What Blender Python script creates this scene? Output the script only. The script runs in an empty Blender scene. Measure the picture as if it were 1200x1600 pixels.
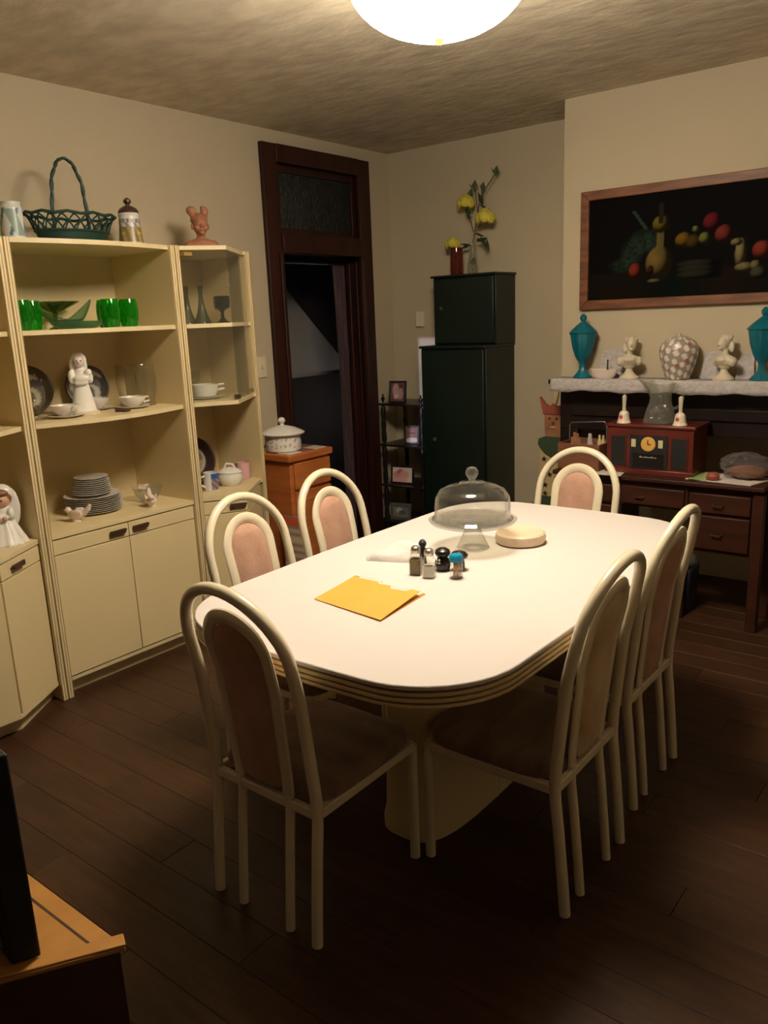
import bpy, bmesh, math, random
from math import sin, cos, pi, radians as rad
from mathutils import Vector, Matrix
random.seed(7)
S = bpy.context.scene
COL = S.collection

# ------------------------------------------------------------------ camera
YAW, PIT, ROL, FPX = -0.671750600, -0.237858786, -0.0415809793, 1252.35477
cd = bpy.data.cameras.new('camera'); cam = bpy.data.objects.new('camera', cd); COL.objects.link(cam)
f_ = Vector((sin(YAW)*cos(PIT), cos(YAW)*cos(PIT), sin(PIT)))
r0 = f_.cross(Vector((0, 0, 1))).normalized(); u0 = r0.cross(f_)
r_ = r0*cos(ROL) + u0*sin(ROL); u_ = r_.cross(f_)
cam.matrix_world = Matrix(((r_.x, u_.x, -f_.x, 0), (r_.y, u_.y, -f_.y, 0), (r_.z, u_.z, -f_.z, 1.5), (0, 0, 0, 1)))
cd.sensor_fit = 'VERTICAL'; cd.sensor_height = 32.0; cd.lens = 32.0*FPX/1600.0
cd.clip_start = 0.02
S.camera = cam

# ------------------------------------------------------------------ world, exposure
w = bpy.data.worlds.new('world'); S.world = w; w.use_nodes = True
w.node_tree.nodes['Background'].inputs['Color'].default_value = (0.010, 0.009, 0.012, 1)
w.node_tree.nodes['Background'].inputs['Strength'].default_value = 1.0
vs = S.view_settings; vs.view_transform = 'Standard'; vs.look = 'None'; vs.gamma = 1.0; vs.use_curve_mapping = False
vs.exposure = 0.0
LAMP_STRENGTH = 72.0
LAMP_COLOR = (1.0, 0.87, 0.68)

# added lights: hall fill, and a cool spot through an unseen slot behind camera
hl = bpy.data.lights.new('hall_fill', 'POINT'); hl.energy = 1.6; hl.color = (0.95, 0.88, 0.85); hl.shadow_soft_size = 0.08
ho = bpy.data.objects.new('hall_fill', hl); COL.objects.link(ho); ho.location = (-3.95, 5.2, 0.75)
yl = bpy.data.lights.new('cool_beam_spot', 'SPOT'); yl.energy = 2300; yl.color = (0.72, 0.72, 1.0); yl.shadow_soft_size = 0.008  # unseen source, added to throw the bluish beam beside the green cabinet
yl.spot_size = rad(22); yl.spot_blend = 0.1
yo = bpy.data.objects.new('cool_beam_spot', yl); COL.objects.link(yo); yo.location = (0.2, -5.0, 1.55)
yo.rotation_euler = (Vector((-0.86, -1.6, 1.35))-Vector((0.2, -5.0, 1.55))).to_track_quat('-Z', 'Y').to_euler()

# ------------------------------------------------------------------ materials
def mat(name, col, rough=0.6, metal=0.0, col2=None, scale=8.0, stretch=(1, 1, 1), bump=0.0, bscale=None,
        coat=0.0, detail=3.0, sheen=0.0, contrast=(0.35, 0.65), rand=False, emit=None):
    m = bpy.data.materials.new(name); m.use_nodes = True
    nt = m.node_tree; N = nt.nodes; L = nt.links; b = N['Principled BSDF']
    b.inputs['Base Color'].default_value = (*col, 1); b.inputs['Roughness'].default_value = rough
    b.inputs['Metallic'].default_value = metal
    if coat: b.inputs['Coat Weight'].default_value = coat; b.inputs['Coat Roughness'].default_value = 0.1
    if sheen: b.inputs['Sheen Weight'].default_value = sheen
    tc = N.new('ShaderNodeTexCoord'); mp = N.new('ShaderNodeMapping')
    mp.inputs['Scale'].default_value = stretch
    L.new(tc.outputs['Object'], mp.inputs['Vector'])
    if rand:
        oi = N.new('ShaderNodeObjectInfo'); va = N.new('ShaderNodeVectorMath'); va.operation = 'ADD'
        ms = N.new('ShaderNodeMath'); ms.operation = 'MULTIPLY'; ms.inputs[1].default_value = 37.0
        L.new(oi.outputs['Random'], ms.inputs[0]); L.new(tc.outputs['Object'], va.inputs[0]); L.new(ms.outputs[0], va.inputs[1])
        L.new(va.outputs[0], mp.inputs['Vector'])
    ns = N.new('ShaderNodeTexNoise'); ns.inputs['Scale'].default_value = scale; ns.inputs['Detail'].default_value = detail
    L.new(mp.outputs[0], ns.inputs['Vector'])
    if col2 is None: col2 = tuple(c*0.93 for c in col)
    rp = N.new('ShaderNodeValToRGB'); rp.color_ramp.elements[0].position = contrast[0]; rp.color_ramp.elements[1].position = contrast[1]
    rp.color_ramp.elements[0].color = (*col2, 1); rp.color_ramp.elements[1].color = (*col, 1)
    L.new(ns.outputs['Fac'], rp.inputs['Fac'])
    if rand:
        hs = N.new('ShaderNodeHueSaturation'); mr = N.new('ShaderNodeMapRange')
        mr.inputs['To Min'].default_value = 0.8; mr.inputs['To Max'].default_value = 1.12
        L.new(oi.outputs['Random'], mr.inputs['Value']); L.new(mr.outputs[0], hs.inputs['Value'])
        L.new(rp.outputs['Color'], hs.inputs['Color']); L.new(hs.outputs['Color'], b.inputs['Base Color'])
    else:
        L.new(rp.outputs['Color'], b.inputs['Base Color'])
    if bump:
        n2 = N.new('ShaderNodeTexNoise'); n2.inputs['Scale'].default_value = bscale or scale*3; n2.inputs['Detail'].default_value = 4
        L.new(mp.outputs[0], n2.inputs['Vector'])
        bp = N.new('ShaderNodeBump'); bp.inputs['Strength'].default_value = bump; bp.inputs['Distance'].default_value = 0.01
        L.new(n2.outputs['Fac'], bp.inputs['Height']); L.new(bp.outputs['Normal'], b.inputs['Normal'])
    if emit:
        b.inputs['Emission Color'].default_value = (*emit[0], 1); b.inputs['Emission Strength'].default_value = emit[1]
    return m

def glass(name, tint=(0.96, 0.97, 0.96), body=0.05, bodycol=(0.8, 0.85, 0.8), rough=0.03, ior=1.45, refl=1.0, bump=0.0):
    """thin glass: tinted see-through wall plus fresnel gloss plus a little milky body"""
    m = bpy.data.materials.new(name); m.use_nodes = True
    nt = m.node_tree; N = nt.nodes; L = nt.links
    for n in list(N):
        if n.type != 'OUTPUT_MATERIAL': N.remove(n)
    out = [n for n in N if n.type == 'OUTPUT_MATERIAL'][0]
    t = N.new('ShaderNodeBsdfTransparent'); t.inputs[0].default_value = (*tint, 1)
    g = N.new('ShaderNodeBsdfGlossy'); g.inputs['Roughness'].default_value = rough
    d1 = N.new('ShaderNodeBsdfDiffuse'); d1.inputs[0].default_value = (*bodycol, 1)
    d2 = N.new('ShaderNodeBsdfTranslucent'); d2.inputs[0].default_value = (*bodycol, 1)
    d = N.new('ShaderNodeMixShader'); L.new(d1.outputs[0], d.inputs[1]); L.new(d2.outputs[0], d.inputs[2])
    lw = N.new('ShaderNodeLayerWeight'); lw.inputs['Blend'].default_value = 0.35
    ma = N.new('ShaderNodeMath'); ma.operation = 'MULTIPLY_ADD'; ma.inputs[1].default_value = body*3; ma.inputs[2].default_value = body
    L.new(lw.outputs['Facing'], ma.inputs[0])
    m1 = N.new('ShaderNodeMixShader'); L.new(ma.outputs[0], m1.inputs[0]); L.new(t.outputs[0], m1.inputs[1]); L.new(d.outputs[0], m1.inputs[2])
    fr = N.new('ShaderNodeLayerWeight'); fr.inputs['Blend'].default_value = 0.5
    pw = N.new('ShaderNodeMath'); pw.operation = 'POWER'; pw.inputs[1].default_value = 4.0; L.new(fr.outputs['Facing'], pw.inputs[0])
    mm = N.new('ShaderNodeMath'); mm.operation = 'MULTIPLY_ADD'; mm.inputs[1].default_value = 0.7*refl; mm.inputs[2].default_value = 0.04*refl
    L.new(pw.outputs[0], mm.inputs[0])
    m2 = N.new('ShaderNodeMixShader'); L.new(mm.outputs[0], m2.inputs[0]); L.new(m1.outputs[0], m2.inputs[1]); L.new(g.outputs[0], m2.inputs[2])
    L.new(m2.outputs[0], out.inputs[0])
    if bump:
        tc = N.new('ShaderNodeTexCoord'); n2 = N.new('ShaderNodeTexNoise'); n2.inputs['Scale'].default_value = 60
        L.new(tc.outputs['Object'], n2.inputs['Vector'])
        bp = N.new('ShaderNodeBump'); bp.inputs['Strength'].default_value = bump; bp.inputs['Distance'].default_value = 0.01
        L.new(n2.outputs['Fac'], bp.inputs['Height']); L.new(bp.outputs['Normal'], g.inputs['Normal']); L.new(bp.outputs['Normal'], fr.inputs['Normal'])
    return m

def matte(m, sp=0.2):
    m.node_tree.nodes['Principled BSDF'].inputs['Specular IOR Level'].default_value = sp; return m
def print_mat(name, rough=0.5):
    m = bpy.data.materials.new(name); m.use_nodes = True
    N = m.node_tree.nodes; L = m.node_tree.links; b = N['Principled BSDF']; b.inputs['Roughness'].default_value = rough
    a = N.new('ShaderNodeVertexColor'); a.layer_name = 'print'
    L.new(a.outputs['Color'], b.inputs['Base Color'])
    return m

M = {}
M['wall'] = mat('cream_painted_plaster', (0.50, 0.43, 0.31), 0.75, col2=(0.475, 0.41, 0.295), scale=1.4, bump=0.12, bscale=22)
M['ceiling'] = mat('swirled_ceiling_plaster', (0.68, 0.60, 0.46), 0.9, col2=(0.52, 0.45, 0.34), scale=5.5, stretch=(1.0, 1.8, 1), bump=0.45, bscale=9, detail=6)
M['panel'] = mat('darkened_near_wall', (0.06, 0.04, 0.025), 0.6, col2=(0.045, 0.03, 0.018), scale=4, stretch=(3, 3, .3))  # unseen near wall, coloured dark to cut bounced light
M['floor'] = mat('dark_subfloor', (0.02, 0.013, 0.008), 0.6)
M['plank'] = mat('dark_walnut_plank', (0.064, 0.027, 0.011), 0.42, col2=(0.042, 0.018, 0.008), scale=5, stretch=(1, 9, 1), bump=0.06, bscale=10, rand=True, detail=6)
M['unit'] = mat('cream_laminate', (0.74, 0.61, 0.345), 0.42, col2=(0.72, 0.59, 0.335), scale=3)
M['unitback'] = mat('cream_backboard', (0.62, 0.49, 0.27), 0.55)
M['unitedge'] = mat('pale_laminate_edge', (0.72, 0.60, 0.36), 0.45)
M['gold'] = mat('brass_trim', (0.42, 0.28, 0.09), 0.45, metal=0.3)
M['groove'] = mat('brown_groove', (0.17, 0.10, 0.035), 0.6)
M['tan'] = mat('tan_edge_band', (0.72, 0.55, 0.30), 0.35)
M['bronze'] = mat('bronze_pull', (0.10, 0.055, 0.04), 0.4, metal=0.5)
M['tabletop'] = mat('cream_table_laminate', (0.66, 0.605, 0.575), 0.5, col2=(0.65, 0.595, 0.565), scale=2)
M['tube'] = mat('cream_enamel_tube', (0.83, 0.74, 0.55), 0.25, coat=0.3)
M['velvet'] = mat('mauve_velvet', (0.53, 0.31, 0.22), 0.85, col2=(0.45, 0.25, 0.17), scale=14, sheen=0.15, bump=0.25, bscale=90)
M['seatvelvet'] = mat('brown_seat_velvet', (0.27, 0.17, 0.11), 0.85, col2=(0.17, 0.10, 0.065), scale=6, stretch=(1, 3, 1), sheen=0.25, bump=0.25, bscale=90)
M['stained'] = mat('stained_sidelit_velvet', (0.72, 0.55, 0.36), 0.85, col2=(0.46, 0.29, 0.12), scale=6, sheen=0.3, bump=0.25, bscale=90)  # real stains; base colour also lightened to carry the side light
M['doorwood'] = mat('dark_mahogany', (0.040, 0.011, 0.007), 0.45, col2=(0.022, 0.007, 0.005), scale=4, stretch=(4, 4, 0.5), bump=0.05)
M['hallgrey'] = mat('hall_grey_wall', (0.33, 0.31, 0.30), 0.8)
M['halldark'] = mat('hall_dark_wood', (0.018, 0.011, 0.010), 0.7)
M['plum'] = mat('plum_curtain', (0.055, 0.026, 0.032), 0.8, sheen=0.3)
M['reeded'] = mat('dark_reeded_glass', (0.014, 0.015, 0.011), 0.35, col2=(0.007, 0.008, 0.006), scale=14, stretch=(1, 4, 1), bump=0.2, bscale=40)
M['green'] = mat('dark_green_paint', (0.004, 0.013, 0.009), 0.42, col2=(0.003, 0.010, 0.007), scale=3, bump=0.03)
M['knob'] = glass('clear_knob_glass', body=0.2)
M['black'] = mat('black_lacquer', (0.012, 0.009, 0.008), 0.3)
M['blackmat'] = mat('black_matte', (0.012, 0.011, 0.012), 0.6)
M['oak'] = mat('oak_frame', (0.20, 0.075, 0.030), 0.5, col2=(0.10, 0.032, 0.013), scale=7, stretch=(1, 6, 6), detail=5)
M['orangewood'] = mat('orange_pine', (0.50, 0.165, 0.042), 0.42, col2=(0.40, 0.115, 0.028), scale=5, stretch=(1, 1, 6))
M['tvwood'] = mat('honey_pine', (0.50, 0.24, 0.06), 0.4, col2=(0.42, 0.19, 0.045), scale=6, stretch=(3, 1, 1))
M['tvdark'] = mat('dark_brown_side', (0.055, 0.022, 0.012), 0.6)  # darker brown than the stand top
M['tile_w'] = mat('white_tile', (0.74, 0.66, 0.58), 0.25)
M['tile_r'] = mat('rose_tile', (0.30, 0.10, 0.10), 0.25)
M['dresser'] = mat('dark_walnut_varnish', (0.060, 0.017, 0.008), 0.5, col2=(0.036, 0.011, 0.005), scale=5, stretch=(0.6, 3, 4), detail=5)
M['mantelwood'] = mat('near_black_mantel_wood', (0.020, 0.011, 0.010), 0.4, col2=(0.012, 0.007, 0.007))
M['cherry'] = mat('cherry_veneer', (0.15, 0.022, 0.014), 0.35, col2=(0.10, 0.016, 0.010), scale=6, stretch=(1, 3, 4), coat=0.2)
M['cloth'] = mat('white_lace_cloth', (0.50, 0.46, 0.46), 0.9, col2=(0.40, 0.37, 0.36), scale=45, bump=0.5, bscale=80)
M['white'] = mat('white_ceramic', (0.80, 0.77, 0.72), 0.22)
M['ivory'] = mat('ivory_bisque', (0.62, 0.55, 0.41), 0.5)
M['grayplate'] = mat('grey_white_china', (0.70, 0.66, 0.60), 0.3)
M['pinkwhite'] = mat('pinkish_porcelain', (0.74, 0.62, 0.56), 0.35)
M['skin'] = mat('painted_skin', (0.62, 0.36, 0.24), 0.5)
M['brownhair'] = mat('painted_brown_hair', (0.22, 0.10, 0.06), 0.6)
M['terracotta'] = mat('terracotta', (0.36, 0.155, 0.085), 0.65, col2=(0.30, 0.12, 0.065), scale=20)
M['tealglass'] = mat('teal_frosted_glass', (0.0, 0.115, 0.165), 0.4, coat=0.15)
M['wicker'] = mat('dark_green_wicker', (0.006, 0.035, 0.028), 0.5, bump=0.2, bscale=90)
M['greenglass'] = glass('green_glass', tint=(0.30, 0.85, 0.25), body=0.13, bodycol=(0.02, 0.45, 0.02), rough=0.08)
M['oliveglass'] = glass('olive_green_glass', tint=(0.52, 0.66, 0.34), body=0.16, bodycol=(0.07, 0.15, 0.03), rough=0.05)
M['tealclear'] = glass('teal_green_clear_glass', tint=(0.62, 0.80, 0.66), body=0.12, bodycol=(0.10, 0.26, 0.16), rough=0.04)
M['smoke'] = glass('smoky_teal_glass', tint=(0.50, 0.58, 0.54), body=0.10, bodycol=(0.07, 0.11, 0.11), rough=0.03)
M['clear'] = glass('clear_glass', tint=(0.97, 0.97, 0.95), body=0.008, bodycol=(0.8, 0.8, 0.75))
M['clearcut'] = glass('cut_clear_glass', tint=(0.93, 0.93, 0.90), body=0.08, bodycol=(0.75, 0.74, 0.68), bump=0.6, rough=0.08)
M['pane'] = glass('glass_pane', tint=(0.95, 0.96, 0.94), body=0.028, bodycol=(0.8, 0.8, 0.72))
M['redglass'] = glass('red_painted_glass', tint=(0.75, 0.35, 0.28), body=0.3, bodycol=(0.30, 0.07, 0.05))
M['yellow'] = mat('yellow_rose_silk', (0.60, 0.52, 0.06), 0.7)
M['leaf'] = mat('leaf_green', (0.035, 0.07, 0.015), 0.6)
M['stem'] = mat('brown_stem', (0.07, 0.05, 0.02), 0.7)
M['folder'] = mat('yellow_manila_folder', (0.70, 0.39, 0.055), 0.6)
M['folderin'] = mat('orange_folder_inside', (0.70, 0.28, 0.03), 0.6)
M['paper'] = mat('white_paper', (0.66, 0.59, 0.54), 0.8)
M['napkin'] = mat('white_paper_napkin', (0.74, 0.70, 0.66), 0.9, bump=0.3, bscale=60)
M['silver'] = mat('brushed_steel', (0.60, 0.56, 0.52), 0.25, metal=0.9)
M['pepper'] = mat('ground_pepper', (0.30, 0.24, 0.13), 0.9, col2=(0.18, 0.14, 0.07), scale=300)
M['salt'] = mat('salt', (0.78, 0.76, 0.70), 0.9)
M['teallid'] = mat('teal_plastic_lid', (0.0, 0.24, 0.42), 0.35)
M['toothpick'] = mat('pale_wood_sticks', (0.62, 0.38, 0.22), 0.7)
M['alabaster'] = mat('cream_stoneware', (0.74, 0.58, 0.42), 0.45)
M['frameblack'] = mat('black_picture_frame', (0.015, 0.010, 0.010), 0.4)
M['pewter'] = mat('pewter_frame', (0.20, 0.20, 0.19), 0.4, metal=0.6)
M['joker_green'] = mat('green_painted_wood', (0.035, 0.065, 0.028), 0.7)
M['joker_cream'] = mat('yellowed_cream_wood', (0.55, 0.42, 0.20), 0.7)
M['joker_brown'] = mat('ruddy_painted_wood', (0.34, 0.15, 0.07), 0.7, col2=(0.24, 0.10, 0.05), scale=20)
M['joker_red'] = mat('dull_red_paint', (0.32, 0.075, 0.045), 0.7)
M['basketbrown'] = mat('brown_woven_tray', (0.20, 0.075, 0.035), 0.7, bump=0.4, bscale=120)
M['plastic'] = glass('clear_plastic_bag', tint=(0.92, 0.90, 0.91), body=0.10, bodycol=(0.6, 0.56, 0.58), rough=0.15, bump=0.8)
M['bluebin'] = mat('navy_plastic_bin', (0.015, 0.018, 0.045), 0.5)
M['bread'] = mat('brown_bread', (0.25, 0.10, 0.04), 0.8)
M['switch'] = mat('ivory_switch_plate', (0.72, 0.64, 0.48), 0.4)
M['magazine'] = print_mat('printed_paper', 0.4)
M['print'] = print_mat('printed_surface', 0.35)
M['paint'] = print_mat('painted_canvas', 0.75)
M['clockgold'] = mat('amber_dial', (0.62, 0.34, 0.07), 0.4, emit=((1.0, 0.55, 0.12), 0.12))
M['cream_dial'] = mat('cream_dial_window', (0.72, 0.66, 0.36), 0.4)
M['screen'] = mat('tv_screen_print', (0.55, 0.58, 0.56), 0.3)
M['pink'] = mat('pink_ceramic', (0.62, 0.33, 0.34), 0.3)
M['bowl_lamp'] = mat('lit_opal_glass', (0.9, 0.85, 0.75), 0.4, emit=(LAMP_COLOR, LAMP_STRENGTH))

matte(M['tabletop'], .15); matte(M['paint'], .05); matte(M['wall'], .1); matte(M['reeded'], .15); matte(M['doorwood'], .3); matte(M['plank'], .35); matte(M['mantelwood'], .2); matte(M['dresser'], .3)

# ------------------------------------------------------------------ mesh builder
class MB:
    def __init__(s): s.v = []; s.f = []; s.c = None
    def add(s, v, f):
        o = len(s.v); s.v += [tuple(p) for p in v]; s.f += [tuple(i+o for i in q) for q in f]; return s
    def box(s, x0, x1, y0, y1, z0, z1):
        v = [(x, y, z) for z in (z0, z1) for y in (y0, y1) for x in (x0, x1)]
        return s.add(v, [(0, 2, 3, 1), (4, 5, 7, 6), (0, 1, 5, 4), (2, 6, 7, 3), (0, 4, 6, 2), (1, 3, 7, 5)])
    def prism(s, poly, z0, z1, M4=None):
        n = len(poly); v = [(x, y, z0) for x, y in poly] + [(x, y, z1) for x, y in poly]
        if M4 is not None: v = [tuple(M4 @ Vector(p)) for p in v]
        return s.add(v, [tuple(range(n))[::-1], tuple(range(n, 2*n))] + [(i, (i+1) % n, n+(i+1) % n, n+i) for i in range(n)])
    def lathe(s, prof, c=(0, 0, 0), n=28, sx=1, sy=1, wob=None, caps=True):
        v = []; f = []
        for k, (r, z) in enumerate(prof):
            for i in range(n):
                a = 2*pi*i/n; rr = r*(1+(wob(a, k) if wob else 0))
                v.append((c[0]+rr*cos(a)*sx, c[1]+rr*sin(a)*sy, c[2]+z))
        for k in range(len(prof)-1):
            for i in range(n):
                j = (i+1) % n; f.append((k*n+i, k*n+j, (k+1)*n+j, (k+1)*n+i))
        if caps and prof[0][0] > 1e-6: f.append(tuple(range(n))[::-1])
        if caps and prof[-1][0] > 1e-6: f.append(tuple(range((len(prof)-1)*n, len(prof)*n)))
        return s.add(v, f)
    def dense(s, prof, step=.004):
        out = [prof[0]]
        for a, b in zip(prof[:-1], prof[1:]):
            n = max(1, int(math.dist(a, b)/step))
            out += [(a[0]+(b[0]-a[0])*i/n, a[1]+(b[1]-a[1])*i/n) for i in range(1, n+1)]
        return out
    def shell(s, prof, c=(0, 0, 0), n=28, t=0.002, **k):
        """open vessel: outer profile then inner profile back down"""
        inn = [(max(r-t, 0.0005), z+(t if i == 0 else 0)) for i, (r, z) in enumerate(prof)][::-1]
        return s.lathe(prof+inn, c, n, **k)
    def tube(s, pts, r, n=10, closed=False, rb=None, up=None, cap=True):
        P = [Vector(p) for p in pts]; m = len(P); R = r if hasattr(r, '__len__') else [r]*m
        v = []; f = []; T = []
        for i in range(m):
            a = P[i-1] if (i > 0 or closed) else P[i]; b = P[(i+1) % m] if (i < m-1 or closed) else P[i]
            T.append((b-a).normalized())
        nrm = Vector(up) if up else (Vector((0, 0, 1)) if abs(T[0].z) < .9 else Vector((1, 0, 0)))
        for i in range(m):
            if up: nrm = Vector(up)
            nrm = (nrm-T[i]*nrm.dot(T[i])).normalized(); bi = T[i].cross(nrm)
            for k in range(n):
                a = 2*pi*k/n
                v.append(tuple(P[i]+nrm*(rb if rb else R[i])*sin(a)+bi*R[i]*cos(a)))
        for i in range(m if closed else m-1):
            for k in range(n):
                j = (i+1) % m; l = (k+1) % n
                f.append((i*n+k, i*n+l, j*n+l, j*n+k))
        if not closed and cap: f += [tuple(range(n))[::-1], tuple(range((m-1)*n, m*n))]
        return s.add(v, f)
    def ell(s, c, r, n=16, m=10, rot=None):
        v = [(0, 0, -1)]; f = []
        for i in range(1, m):
            t = -pi/2+pi*i/m
            for k in range(n): v.append((cos(t)*cos(2*pi*k/n), cos(t)*sin(2*pi*k/n), sin(t)))
        v.append((0, 0, 1)); e = len(v)-1
        for k in range(n): f.append((0, 1+(k+1) % n, 1+k)); f.append((e, e-n+k, e-n+(k+1) % n))
        for i in range(m-2):
            for k in range(n): a = 1+i*n; f.append((a+k, a+(k+1) % n, a+n+(k+1) % n, a+n+k))
        q = []
        for p in v:
            p = Vector((p[0]*r[0], p[1]*r[1], p[2]*r[2]))
            if rot: p = Matrix.Rotation(rot[0], 3, rot[1]) @ p
            q.append(tuple(p+Vector(c)))
        return s.add(q, f)
    def build(s, name, m, parent=None, loc=(0, 0, 0), rz=0, bevel=0, remesh=0, flat=False, angle=35, colors=None):
        me = bpy.data.meshes.new(name); me.from_pydata(s.v, [], s.f)
        me.polygons.foreach_set('use_smooth', [not flat]*len(me.polygons))
        bm = bmesh.new(); bm.from_mesh(me); bmesh.ops.recalc_face_normals(bm, faces=bm.faces)
        bm.to_mesh(me); bm.free()
        if not flat: me.set_sharp_from_angle(angle=rad(angle))
        me.materials.append(m)
        if colors:
            ca = me.color_attributes.new('print', 'FLOAT_COLOR', 'POINT')
            for i, vv in enumerate(me.vertices): ca.data[i].color = (*colors(vv.co), 1)
        o = bpy.data.objects.new(name, me); COL.objects.link(o)
        o.location = loc; o.rotation_euler = (0, 0, rz)
        if parent: o.parent = parent
        if remesh:
            md = o.modifiers.new('remesh', 'REMESH'); md.mode = 'VOXEL'; md.voxel_size = remesh; md.use_smooth_shade = True
            sm = o.modifiers.new('smooth', 'SMOOTH'); sm.factor = 0.5; sm.iterations = 3
        if bevel:
            bv = o.modifiers.new('bevel', 'BEVEL'); bv.width = bevel; bv.segments = 2; bv.limit_method = 'ANGLE'; bv.angle_limit = rad(40)
        return o

def tag(o, label, cat, group=None, kind=None):
    if label: o['label'] = label
    if cat: o['category'] = cat
    if group: o['group'] = group
    if kind: o['kind'] = kind
    return o
def thing(name, label, cat, loc=(0, 0, 0), rz=0, group=None):
    o = bpy.data.objects.new(name, None); COL.objects.link(o); o.location = loc; o.rotation_euler = (0, 0, rz)
    o.empty_display_size = 0.05
    return tag(o, label, cat, group)
def struct(o): o['kind'] = 'structure'; return o
def Bx(*a): return MB().box(*a)
def copy_tree(o, parent=None):
    c = o.copy(); COL.objects.link(c)
    if parent: c.parent = parent
    for ch in list(o.children):
        copy_tree(ch, c)
    return c
def dup(o, loc, rz, label, group=None):
    c = copy_tree(o); c.location = loc; c.rotation_euler = (0, 0, rz); c['label'] = label
    if group: c['group'] = group
    return c
def grid_print(name, w, h, nx, ny, func, m, parent, mtx):
    """flat printed sheet, w x h, in local XZ (facing -y), colour from func(u,v)"""
    v = []; f = []; cols = []
    for j in range(ny+1):
        for i in range(nx+1):
            v.append(tuple(mtx @ Vector(((i/nx-.5)*w, 0, j/ny*h)))); cols.append(func(i/nx, j/ny))
    for j in range(ny):
        for i in range(nx): a = j*(nx+1)+i; f.append((a, a+1, a+nx+2, a+nx+1))
    me = bpy.data.meshes.new(name); me.from_pydata(v, [], f); me.materials.append(m)
    ca = me.color_attributes.new('print', 'FLOAT_COLOR', 'POINT')
    for i, c in enumerate(cols): ca.data[i].color = (*c, 1)
    o = bpy.data.objects.new(name, me); COL.objects.link(o); o.parent = parent
    return o

# ================================================================== STRUCTURE
XW, YB, HC = -3.45, 4.53, 2.545          # left wall, back wall, ceiling
XR, YN = 1.35, -1.6                       # right and near wall (behind the camera)
struct(Bx(-6.0, XR+.1, YN-.1, 6.6, -0.12, -0.012).build('floor', M['floor']))
FL = bpy.data.objects['floor']
pm = MB().box(0, 1.2, 0, 0.1242, -0.0125, 0).build('plank', M['plank'], FL, bevel=0.0012)
first = True
y = YN; row = 0
while y < YB-0.01:
    off = (row*0.47) % 1.2
    x = XW-off
    while x < XR:
        a = max(x, XW); b = min(x+1.2, XR)
        if b-a > 0.03:
            if first: o = pm; first = False
            else: o = pm.copy(); COL.objects.link(o)
            o.location = (a, y, 0); o.scale = ((b-a-0.0015)/1.2, 1, 1)
        x += 1.2
    y += 0.125; row += 1
# ceiling
struct(Bx(XW-.2, XR+.1, YN-.1, YB+.2, HC, HC+.1).build('ceiling', M['ceiling']))
# left wall with the door opening
wl = MB(); wl.box(XW-.2, XW, YN, 3.40, 0, HC); wl.box(XW-.2, XW, 4.25, YB, 0, HC); wl.box(XW-.2, XW, 3.40, 4.25, 2.42, HC)
struct(wl.build('wall_left', M['wall']))
# back wall, and chimney breast with a recess below the mantel
struct(Bx(XW-.2, XR, YB, YB+.2, 0, HC).build('wall_back', M['wall']))
br = MB(); br.box(-1.99, XR, 4.13, YB, 0.88, HC); br.box(-1.99, -1.885, 4.13, YB, 0, 0.88); br.box(-0.55, XR, 4.13, YB, 0, 0.88)
struct(br.build('wall_chimney', M['wall']))
struct(Bx(XR, XR+.1, YN, YB+.2, 0, HC).build('wall_right', M['wall']))
wn = MB(); wn.box(XW-.2, -1.035, YN-.1, YN, 0, HC).box(-.940, XR+.1, YN-.1, YN, 0, HC).box(-1.035, -.940, YN-.1, YN, 0, 1.21).box(-1.035, -.940, YN-.1, YN, 1.482, HC)
struct(wn.build('wall_near', M['panel']))
w1 = struct(MB().box(-1.055, -1.035, YN, YN+.02, 1.19, 1.50).box(-.940, -.920, YN, YN+.02, 1.19, 1.50).box(-1.035, -.940, YN, YN+.02, 1.19, 1.21).box(-1.035, -.940, YN, YN+.02, 1.482, 1.50).build('beam_slot_frame', M['doorwood']))  # added frame; the slot is sized only to shape the cool beam
bb = MB().box(-2.49, -1.99, YB-.018, YB, 0, .12); struct(bb.build('baseboard_back', M['doorwood'], bevel=.004))
bb = MB().box(XW, XW+.018, 4.31, YB, 0, .12); struct(bb.build('baseboard_left', M['doorwood'], bevel=.004))

# hall beyond the door
struct(Bx(-4.62, -4.5, 2.4, 6.5, 0, 2.6).build('wall_hall', M['hallgrey']))
struct(Bx(-4.5, -4.47, 2.4, 6.5, 0, 1.04).build('trim_1', M['halldark']))
struct(Bx(-4.5, -4.455, 2.4, 6.5, 1.04, 1.065).build('trim_2', M['halldark']))
struct(MB().prism([(3.6, 2.59), (4.32, 1.95), (5.30, 1.035), (6.4, -0.012), (6.4, 2.59)], -4.46, -4.38,
       Matrix(((0, 0, 1, 0), (1, 0, 0, 0), (0, 1, 0, 0), (0, 0, 0, 1)))).build('wall_stair', M['halldark']))
struct(Bx(-4.62, XW-.2, 6.5, 6.6, 0, 2.6).build('wall_hall_end', M['halldark']))
struct(Bx(-4.62, XW-.2, 2.3, 2.4, 0, 2.6).build('wall_hall_near', M['halldark']))
struct(Bx(-4.62, XW-.2, 2.3, 6.6, 2.6, 2.7).build('ceiling_hall', M['halldark']))

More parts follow.
